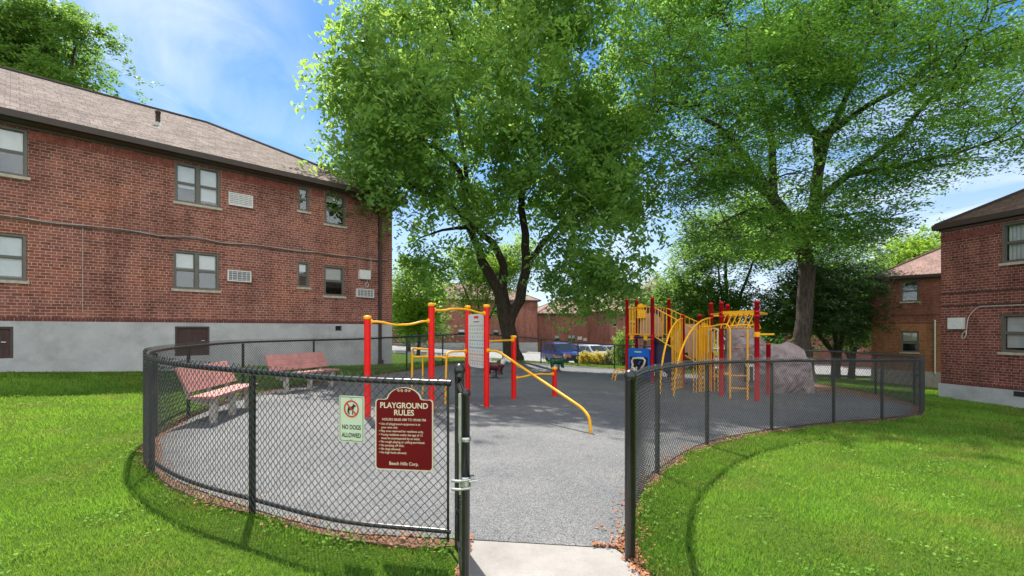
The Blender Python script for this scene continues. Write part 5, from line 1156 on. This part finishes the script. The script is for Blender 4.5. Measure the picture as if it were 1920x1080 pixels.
def tree(name, base, label, limbs, ells, nt_, nleaf, leafsize, leafm, barkm, cat='tree', group=None, spread=(0.55, 0.55, 0.32), flat=0.5, aspect=0.45, seed=1, thresh=-0.05, nscale=0.35, tip=0.008, droop=0.25, shell=0.55, sag=0.12, zmin=None, nspr=7, sub=(0.17, 0.17, 0.09)):
    rng = np.random.default_rng(seed); o = thing(name, base, label, cat, group)
    T = crown_points(ells, nt_, rng, thresh, nscale, shell, zmin); P, par, R = grow(limbs, T, rng=rng, tip=tip, sag=sag)
    branch_mesh('trunk', P, par, R, barkm, o, base)
    m_ = max(1, nleaf//(len(T)*nspr)); i0 = np.repeat(np.arange(len(T)), nspr); sz = rng.uniform(0.6, 1.35, len(T))[i0][:, None]
    off = rng.normal(size=(len(i0), 3))*np.array(spread)*sz; SC_ = T[i0]+off; SC_[:, 2] -= 0.25*np.abs(off[:, 0])+0.12*np.abs(off[:, 1])
    if zmin is not None: keep = np.array([q[2] > zmin(q) for q in SC_]); SC_ = SC_[keep]; i0 = i0[keep]
    sv_ = np.clip(rng.uniform(0.0, 0.8, len(T))[i0] + rng.normal(0, 0.2, len(i0)), 0, 1)
    gi = np.repeat(np.arange(len(SC_)), rng.poisson(m_, len(SC_))); o2 = rng.normal(size=(len(gi), 3))*np.array(sub); o2[:, 2] -= 0.5*np.hypot(o2[:, 0], o2[:, 1])
    leaf_mesh('crown', SC_[gi]+o2, leafsize, leafm, o, base, aspect, flat, droop, sv_[gi], rng, gi)
    return o
def limb_px(pts):   # (px, py, depth, radius)
    return [(*at(x, y, d), r) for x, y, d, r in pts]
# big tree, centre left
T1 = [[(0.07, 24.5, gz(0, 24.5)-0.2, 0.62), (0.03, 24.5, gz(0, 24.5)+0.12, 0.52), (-0.02, 24.45, 0.4, 0.44), (-0.12, 24.4, 1.3, 0.40), (-0.32, 24.3, 2.2, 0.38)] + limb_px([(938, 545, 24.2, 0.36)]),
      limb_px([(936, 548, 24.2, 0.30), (905, 490, 23.6, 0.22), (882, 425, 22.8, 0.18), (880, 372, 22.0, 0.15), (860, 318, 21.2, 0.12), (825, 280, 20.2, 0.09), (760, 250, 19, 0.06), (690, 240, 18.4, 0.04)]),
      limb_px([(940, 545, 24.2, 0.26), (945, 500, 23.6, 0.2), (925, 455, 22.4, 0.16), (885, 425, 21.0, 0.11), (840, 380, 20.0, 0.07), (760, 340, 18.8, 0.04)]),
      limb_px([(948, 610, 24.4, 0.30), (975, 560, 24.0, 0.27), (985, 510, 23.7, 0.24), (985, 440, 23.2, 0.19), (978, 370, 22.6, 0.15), (1010, 280, 22, 0.11), (1045, 180, 21.4, 0.08), (1050, 60, 21, 0.05)]),
      limb_px([(985, 500, 23.6, 0.18), (1030, 440, 22.5, 0.13), (1080, 400, 21.5, 0.09), (1130, 380, 20.6, 0.05)]),
      limb_px([(882, 425, 22.8, 0.10), (830, 430, 22.6, 0.06), (790, 445, 22.4, 0.035)]),
      limb_px([(880, 372, 22.0, 0.11), (868, 280, 21.6, 0.09), (850, 180, 21.2, 0.07), (860, 60, 20.6, 0.05)]),
      limb_px([(978, 370, 22.6, 0.10), (950, 270, 23, 0.08), (940, 150, 22.5, 0.06), (930, 20, 22, 0.04)])]
E1 = [(-1.2, 21.0, 11.2, 6.0, 5.2, 5.8, 1.0), (-5.15, 18.6, 9.5, 2.5, 3.0, 4.0, 1.3), (-4.2, 18.2, 7.6, 1.9, 2.3, 2.0, 1.0), (3.5, 20.0, 5.4, 2.2, 3.0, 3.0, 2.2), (4.0, 19.8, 8.6, 2.4, 3, 3.4, 1.2), (-1.2, 21.0, 17.0, 5.6, 4.6, 2.6, 0.9), (2.4, 20.5, 12.5, 3.4, 4, 5, 1), (-3.4, 21, 5.2, 2.1, 2.2, 1.9, 1.8), (-4.1, 20.6, 4.0, 1.7, 1.8, 1.4, 2.0), (1.9, 20.0, 4.0, 1.6, 2.4, 1.9, 2.0), (-2.6, 17.5, 12.0, 4, 2.5, 4.2, 0.7)]
def zmin1(p):
    if abs(p[0]+0.15*p[1]*0) < 60:
        px = HX+p[0]/p[1]*FPX
        if p[1] < 23.0 and 850 < px < 1000 and noise.noise(Vector(p)*0.9) > -0.12: return CZ+(HY-400-45*math.sin(px*0.05))/FPX*p[1]
        lim = np.interp(px, [560, 640, 700, 740, 800, 860, 940, 975, 1010, 1100, 1180, 1240], [395, 395, 385, 470, 560, 590, 560, 585, 640, 615, 605, 480]); return CZ+(HY-lim)/FPX*p[1]
tree('shade_tree', (0.07, 24.5, gz(0, 24.5)), 'huge broad leafed tree with forked dark trunk behind the fitness frame', T1, E1, 1100, 140000, 0.25, 'leaf_a', 'bark', seed=11, spread=(0.50, 0.50, 0.36), thresh=-0.04, nscale=0.45, zmin=zmin1, droop=0.6, nspr=8, sub=(0.17, 0.17, 0.14), tip=0.012)
# airy tree, right
T2 = [[(11.45, 19.0, gz(11.4, 19)-0.2, 0.46), (11.42, 19.0, 0.3, 0.37)] + limb_px([(1503, 640, 19.0, 0.315), (1510, 560, 19, 0.295), (1513, 500, 19, 0.30), (1500, 440, 19, 0.31)]),
      limb_px([(1500, 445, 19, 0.26), (1475, 405, 18.8, 0.22), (1448, 370, 18.6, 0.2), (1420, 325, 18.2, 0.14), (1385, 280, 17.6, 0.11), (1345, 240, 17, 0.08), (1290, 200, 16.4, 0.05), (1230, 190, 16, 0.035)]),
      limb_px([(1450, 375, 18.6, 0.17), (1447, 300, 18.4, 0.14), (1443, 240, 18.2, 0.11), (1425, 160, 17.6, 0.08), (1380, 80, 17, 0.05), (1340, -10, 16.5, 0.04)]),
      limb_px([(1448, 370, 18.6, 0.12), (1400, 335, 17.9, 0.10), (1355, 290, 17.3, 0.07), (1310, 280, 16.8, 0.05), (1270, 310, 16.3, 0.03)]),
      limb_px([(1505, 445, 19, 0.26), (1528, 380, 18.8, 0.22), (1536, 300, 18.6, 0.19), (1530, 255, 18.4, 0.16), (1508, 225, 18.3, 0.12), (1470, 130, 18, 0.08), (1450, 20, 17.5, 0.05)]),
      limb_px([(1535, 290, 18.6, 0.15), (1560, 240, 18.2, 0.12), (1600, 150, 17.4, 0.09), (1640, 60, 16.6, 0.06), (1690, -30, 16, 0.04)]),
      limb_px([(1540, 262, 18.4, 0.14), (1600, 215, 17.6, 0.10), (1680, 170, 16.6, 0.08), (1760, 110, 15.8, 0.06), (1850, 50, 15, 0.04)]),
      limb_px([(1530, 375, 18.8, 0.15), (1590, 330, 17.9, 0.12), (1660, 280, 17, 0.09), (1740, 190, 16, 0.07), (1830, 130, 15, 0.05), (1910, 90, 14.4, 0.03)]),
      limb_px([(1600, 325, 17.8, 0.09), (1690, 310, 16.6, 0.07), (1780, 290, 15.6, 0.05), (1870, 260, 14.8, 0.03)]),
      limb_px([(1500, 430, 19, 0.09), (1560, 405, 18.3, 0.06), (1625, 400, 17.6, 0.04), (1690, 420, 17, 0.02)]),
      limb_px([(1475, 405, 18.8, 0.07), (1410, 390, 18.0, 0.05), (1350, 420, 17.4, 0.03)])]
E2 = [(12.2, 17.0, 5.4, 2.2, 1.8, 0.7, 2.0), (7.6, 16.6, 11.0, 3.6, 3.6, 4.2, 1.0), (6.2, 16.6, 8.6, 2.4, 2.6, 2.6, 0.8), (10.5, 17.0, 12.0, 4.0, 3.6, 4.0, 0.9), (13.0, 16.0, 10.2, 4.0, 3.4, 2.8, 0.9), (14.0, 14.6, 8.2, 3.4, 2.8, 1.6, 1.3), (12.6, 16.6, 6.5, 3.0, 2.6, 1.1, 1.6), (8.4, 17.6, 6.2, 3.0, 2.4, 2.0, 1.5), (10.9, 17.6, 5.6, 2.2, 2.2, 1.4, 1.3), (6.6, 17.2, 7.4, 2.0, 2.2, 1.6, 1.1), (10.0, 17, 14.4, 6, 4, 2.2, 0.9), (13.5, 14.6, 11.2, 4.4, 3, 2.0, 0.7), (11.6, 18.0, 7.6, 2.6, 2.4, 1.2, 0.8), (5.2, 17.5, 13.0, 2.6, 3, 3.5, 0.8)]
def zmin2(p):
    px = HX+p[0]/p[1]*FPX; lim = np.interp(px, [1180, 1240, 1300, 1400, 1480, 1600, 1700, 1790, 1870, 1960], [190, 330, 470, 520, 480, 500, 440, 330, 345, 300]); return CZ+(HY-lim)/FPX*p[1]
tree('shade_tree', (11.45, 19.0, gz(11.4, 19)), 'tall airy feathery leafed tree with grey trunk behind the climbing rock', T2, E2, 2000, 215000, 0.13, 'leaf_b', 'bark_gray', seed=23, spread=(0.50, 0.50, 0.15), thresh=0.0, nscale=0.75, nspr=7, sub=(0.20, 0.20, 0.04), flat=0.28, aspect=0.45, tip=0.015, droop=0.1, shell=0.2, sag=0.2, zmin=zmin2)
def simple_tree(base, h0, ells, label, n, ls, lm, seed, r=0.18, bm='bark', nt_=250, **kw):
    x, y = base; z = gz(x, y); lim = [[(x, y, z-0.2, r*1.3), (x, y, z+0.5, r), (x+0.1, y, z+h0, r*0.85)]]
    for e in ells[:4]: lim.append([(x+0.1, y, z+h0, r*0.6), ((x+e[0])/2, (y+e[1])/2, (z+h0)*0.45+e[2]*0.55, r*0.45), (e[0], e[1], e[2], r*0.2)])
    return tree(kw.pop('name', 'shade_tree'), (x, y, z), label, lim, ells, nt_, n, ls, lm, bm, seed=seed, **kw)
simple_tree((12.2, 27.5), 1.6, [(11.5, 27.0, 5.2, 3.2, 2.6, 3.0), (13.8, 27.2, 6.0, 3.0, 2.4, 3.0), (12.0, 27.2, 7.6, 2.4, 2.2, 2.0), (9.9, 27.5, 3.0, 2.0, 2, 2.0), (14.5, 27, 3.2, 2, 2, 1.8)], 'rounded green tree behind the overhead ladder of the play structure', 75000, 0.18, 'leaf_mid', 31, 0.2, nt_=520)
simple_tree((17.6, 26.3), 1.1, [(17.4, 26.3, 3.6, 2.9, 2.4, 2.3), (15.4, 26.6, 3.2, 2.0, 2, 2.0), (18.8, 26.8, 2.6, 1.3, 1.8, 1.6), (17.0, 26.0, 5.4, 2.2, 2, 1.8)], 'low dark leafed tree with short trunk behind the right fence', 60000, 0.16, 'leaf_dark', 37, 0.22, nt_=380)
simple_tree((-25.5, 27.0), 10.0, [(-26.5, 27, 16.5, 4.6, 3.5, 3.6), (-22.8, 26.6, 14.6, 2.4, 2.4, 1.7), (-24.2, 26.8, 17.2, 2.6, 2.4, 2.2), (-30, 27, 17.5, 4, 3, 4)], 'leafy tree rising behind the roof of the left apartment', 95000, 0.22, 'leaf_mid', 41, 0.3, nt_=650)
simple_tree((28.5, 35.0), 3.0, [(28.0, 35, 6.4, 3.6, 2.5, 2.0), (24.8, 35, 5.4, 2.4, 2, 1.6), (31, 35, 7.0, 3, 2.5, 2.2)], 'yellow green tree rising behind the pink roof on the right', 26000, 0.24, 'leaf_bright', 43, 0.3)
simple_tree((25.6, 36.5), 1.6, [(26.0, 37.5, 3.6, 2.6, 2.5, 3.4), (23.6, 37, 2.6, 2.4, 2, 2.8), (28, 38, 3.6, 2.5, 2, 3)], 'bright green tree left of the orange brown apartment', 26000, 0.24, 'leaf_bright', 47, 0.25)
simple_tree((-6.6, 34.0), 1.8, [(-6.6, 34, 4.2, 2.0, 1.8, 2.2), (-7.2, 34, 2.4, 1.3, 1.5, 1.4), (-6.2, 34, 6.4, 1.9, 1.4, 1.6)], 'light green tree standing just past the left apartment corner', 28000, 0.18, 'leaf_bright', 53, 0.14, nt_=300)
simple_tree((-2.2, 33.5), 1.8, [(-2.4, 33.5, 4.4, 1.8, 1.8, 2.0), (-1.2, 33.5, 5.8, 1.6, 1.5, 1.6), (-4.0, 33.5, 6.2, 1.7, 1.4, 1.5), (0.6, 33.5, 6.6, 1.5, 1.4, 1.4)], 'bright leafed tree between the instruction board and the big trunk', 30000, 0.18, 'leaf_bright', 59, 0.14, nt_=330)
simple_tree((12.0, 44.0), 2.5, [(12.2, 44, 5.2, 1.8, 2, 2.0), (14.5, 44, 4.6, 2.0, 2, 1.8)], 'pale green far tree above the play structure deck', 14000, 0.24, 'leaf_pale', 61, 0.16)
simple_tree((-9.8, 46.0), 2.2, [(-9.8, 46, 3.2, 2.4, 2, 2.2), (-8.0, 46, 2.4, 1.8, 2, 1.8)], 'grey green tree across the street beside the left apartment corner', 12000, 0.24, 'leaf_mid', 67, 0.16)
# street-side shrubs
def shrub(name, x, y, r, h, lm, n, label, group, seed):
    rng = np.random.default_rng(seed); z = gz(x, y); o = thing(name, (x, y, z), label, 'bush', group); nb = 26; az = rng.uniform(0, 2*math.pi, nb); rr_ = r*np.sqrt(rng.uniform(0, 1, nb))*0.8
    T = np.stack([x+rr_*np.cos(az), y+rr_*np.sin(az), z+h*(0.95-0.45*(rr_/r)**2)*rng.uniform(0.75, 1.05, nb)], 1); mb = MB()
    for q in T: mb.tube([(x+(q[0]-x)*0.15, y+(q[1]-y)*0.15, z), (x+(q[0]-x)*0.6, y+(q[1]-y)*0.6, z+(q[2]-z)*0.55), q], [0.015, 0.01, 0.005], 5)
    mb.build('stem', 'bark', o)
    v_ = rng.normal(size=(n, 3)); v_ /= np.linalg.norm(v_, axis=1, keepdims=True); C_ = np.array([x, y, z+h*0.52])+v_*np.array([r, r, h*0.5])*(rng.uniform(0.45, 1.08, n)[:, None])*(1+0.18*np.sin(v_[:, :1]*9+v_[:, 2:]*7+seed))
    C_ = C_[C_[:, 2] > z+0.03]; leaf_mesh('foliage', C_, 0.13, lm, o, (x, y, z), 0.5, 0.8, 0.0, None, rng); return o
for i, (px, d, r, h, lm, lab) in enumerate([(1098, 34.5, 0.55, 1.12, 'leaf_yellow', 'yellow leafed bush just right of the blue SUV'), (1123, 34.5, 0.62, 1.15, 'leaf_yellow', 'wider yellow green bush between the blue SUV and the pale bushes'), (1143, 34.0, 0.42, 1.25, 'leaf_pale', 'pale dry bush right of the two yellow bushes'), (1154, 33.5, 0.40, 1.4, 'leaf_pale', 'thin pale bush nearest the play structure deck'), (1168, 31.0, 0.65, 2.4, 'leaf_bright', 'tall yellow green bush directly behind the first red play post')]):
    x = (px-HX)/FPX*d; shrub('street_bush', x, d, r, h, lm, 3600, lab, 'bushes along the street', 71+i)
# far wood closing the view
rng = np.random.default_rng(5); n = 42000; xx = rng.uniform(-170, 170, n); hh = 7+3.5*np.sin(xx*0.09)+2.0*np.sin(xx*0.31+1); C_ = np.stack([xx, 112+rng.uniform(-4, 6, n), -2+hh*rng.uniform(0, 1, n)**0.7], 1)
fw_ = leaf_mesh('far_wood', C_, 0.95, 'leaf_mid', None, (0, 112, -1), 0.7, 0.9, 0.0, None, rng); tag(fw_, 'distant belt of green trees beyond the far apartments', 'wood', kind='stuff')

# ------------------------------------------------------------------ grass, weeds, dry leaves
fence_poly = np.vstack([out_line])
pp_ = np.array(path_poly)
def keep_lawn(x, y, pad=True):
    k = ~inpoly(x, y, mulch_poly) & ~inpoly(x, y, pp_) & ~((x > -0.45) & (x < 0.86) & (y > 3.3) & (y < 4.2))
    k &= ((x-A[0])*WN[0]+(y-A[1])*WN[1] > 0.05)
    k &= ~(((x-C[0])*vn[0]+(y-C[1])*vn[1] < 0.08) & ((x-C[0])*vd[0]+(y-C[1])*vd[1] > -0.05))
    return k
rng = np.random.default_rng(9); n = 760000
u = rng.uniform(0, 1, n); y0_, y1_ = 2.5, 30.0; d = (y0_**0.5+(y1_**0.5-y0_**0.5)*u)**2      # pdf ~ d^-0.5
x = rng.uniform(-1.22, 1.22, n)*(d+0.6); y = d
k = keep_lawn(x, y) & ~((y > 11) & (x > -9) & (x < 10) & (y < 24) & inpoly(x, y, fence_poly)); x, y = x[k], y[k]; d = y; n = len(x)
z = g(x, y); pn = np.array([noise.noise((a*0.45, b_*0.45, 0.0)) for a, b_ in zip(x[::1], y[::1])]); pn2 = np.array([noise.noise((a*1.6, b_*1.6, 4.0)) for a, b_ in zip(x, y)])
hgt = (0.036+0.016*pn+0.026*pn2)*rng.uniform(0.5, 1.35, n)*(1+0.02*d); wid = 0.0030*(d/3)**0.75*rng.uniform(0.7, 1.4, n); az = rng.uniform(0, 2*math.pi, n); lean = rng.uniform(0.15, 0.9, n)*hgt; la_ = rng.uniform(0, 2*math.pi, n)
dx, dy = np.cos(az)*wid, np.sin(az)*wid
V = np.stack([np.stack([x-dx, y-dy, z-0.004], 1), np.stack([x+dx, y+dy, z-0.004], 1), np.stack([x+np.cos(la_)*lean, y+np.sin(la_)*lean, z+hgt], 1)], 1).reshape(-1, 3)
vals = np.clip(0.45+0.55*pn+0.5*pn2+rng.normal(0, 0.30, n), 0, 1)
gr = mesh_np('grass', V, np.arange(3*n).reshape(-1, 3), M['grass'], None, (0, 8, 0), vals); tag(gr, 'short green lawn grass around the fenced playground', 'grass', kind='stuff')
# clover and broad weeds
n = 5200; c_n = 260; cy = rng.uniform(2.6, 11, c_n); cx = rng.uniform(-1.15, 1.15, c_n)*cy; idx = rng.integers(0, c_n, n); x = cx[idx]+rng.normal(0, 0.09, n); y = cy[idx]+rng.normal(0, 0.09, n)
s_ = rng.uniform(0, FLEN, 9000); s_ = s_[(s_ < 9) | (s_ > FLEN-14)]; fo = fence_at(s_)+fence_out(s_)*(rng.normal(0.10, 0.09, len(s_))[:, None]); pk = noise
kk = np.array([noise.noise((a*2.2, b_*2.2, 1.0)) > 0.05 for a, b_ in fo]); fo = fo[kk]; x = np.concatenate([x, fo[:, 0]]); y = np.concatenate([y, fo[:, 1]])
k = (~inpoly(x, y, play_poly)) & (~inpoly(x, y, pp_)) & ((x-A[0])*WN[0]+(y-A[1])*WN[1] > 0.2); x, y = x[k], y[k]; C_ = np.stack([x, y, g(x, y)+rng.uniform(0.01, 0.06, len(x))], 1)
wd_ = leaf_mesh('weeds', C_, 0.030, 'weed', None, (0, 8, 0), 0.75, 0.4, 0.0, None, rng); tag(wd_, 'clover and broad leafed weeds scattered in the lawn', 'weeds', kind='stuff')
n = 13000; s_ = rng.uniform(0, FLEN, n); o_ = np.where(rng.random(n) < 0.8, rng.normal(0.0, 0.07, n), rng.normal(-0.12, 0.09, n)); fo = fence_at(s_)+fence_out(s_)*o_[:, None]
e1 = np.stack([rng.uniform(-0.36, -0.30, 250), rng.uniform(3.0, 3.7, 250)], 1); e2 = np.stack([0.86+rng.normal(0, 0.03, 600), rng.uniform(2.6, 3.7, 600)], 1); e3 = np.stack([rng.uniform(0.60, 0.85, 70), 3.585+rng.normal(0, 0.012, 70)], 1)
e4 = np.stack([rng.uniform(-5, 9, 300), rng.uniform(4, 23, 300)], 1); e4 = e4[inpoly(e4[:, 0], e4[:, 1], play_poly)][:120]
e5 = np.stack([rng.uniform(7.0, 10.4, 5000), rng.uniform(13.6, 21, 5000)], 1); e5 = e5[inpoly(e5[:, 0], e5[:, 1], mulch_poly) & (np.array([noise.noise((a*0.7, b_*0.7, 2)) for a, b_ in e5]) + (e5[:, 0]-8.8)*0.35 > 0.1)]
kk = np.array([noise.noise((a*1.7, b_*1.7, 3.0)) for a, b_ in fo]) > rng.uniform(-0.45, 0.35, len(fo)); fo = fo[kk]
fo = np.vstack([fo, e1, e2, e3, e4, e5]); C_ = np.column_stack([fo, g(fo[:, 0], fo[:, 1])+0.022+rng.uniform(0, 0.015, len(fo))])
lt = leaf_mesh('leaf_litter', C_, 0.034, 'litter', None, (0, 8, 0), 0.6, 0.35, 0.0, None, rng); tag(lt, 'dry orange brown leaves and chips along the fence foot', 'dry leaves', kind='stuff')
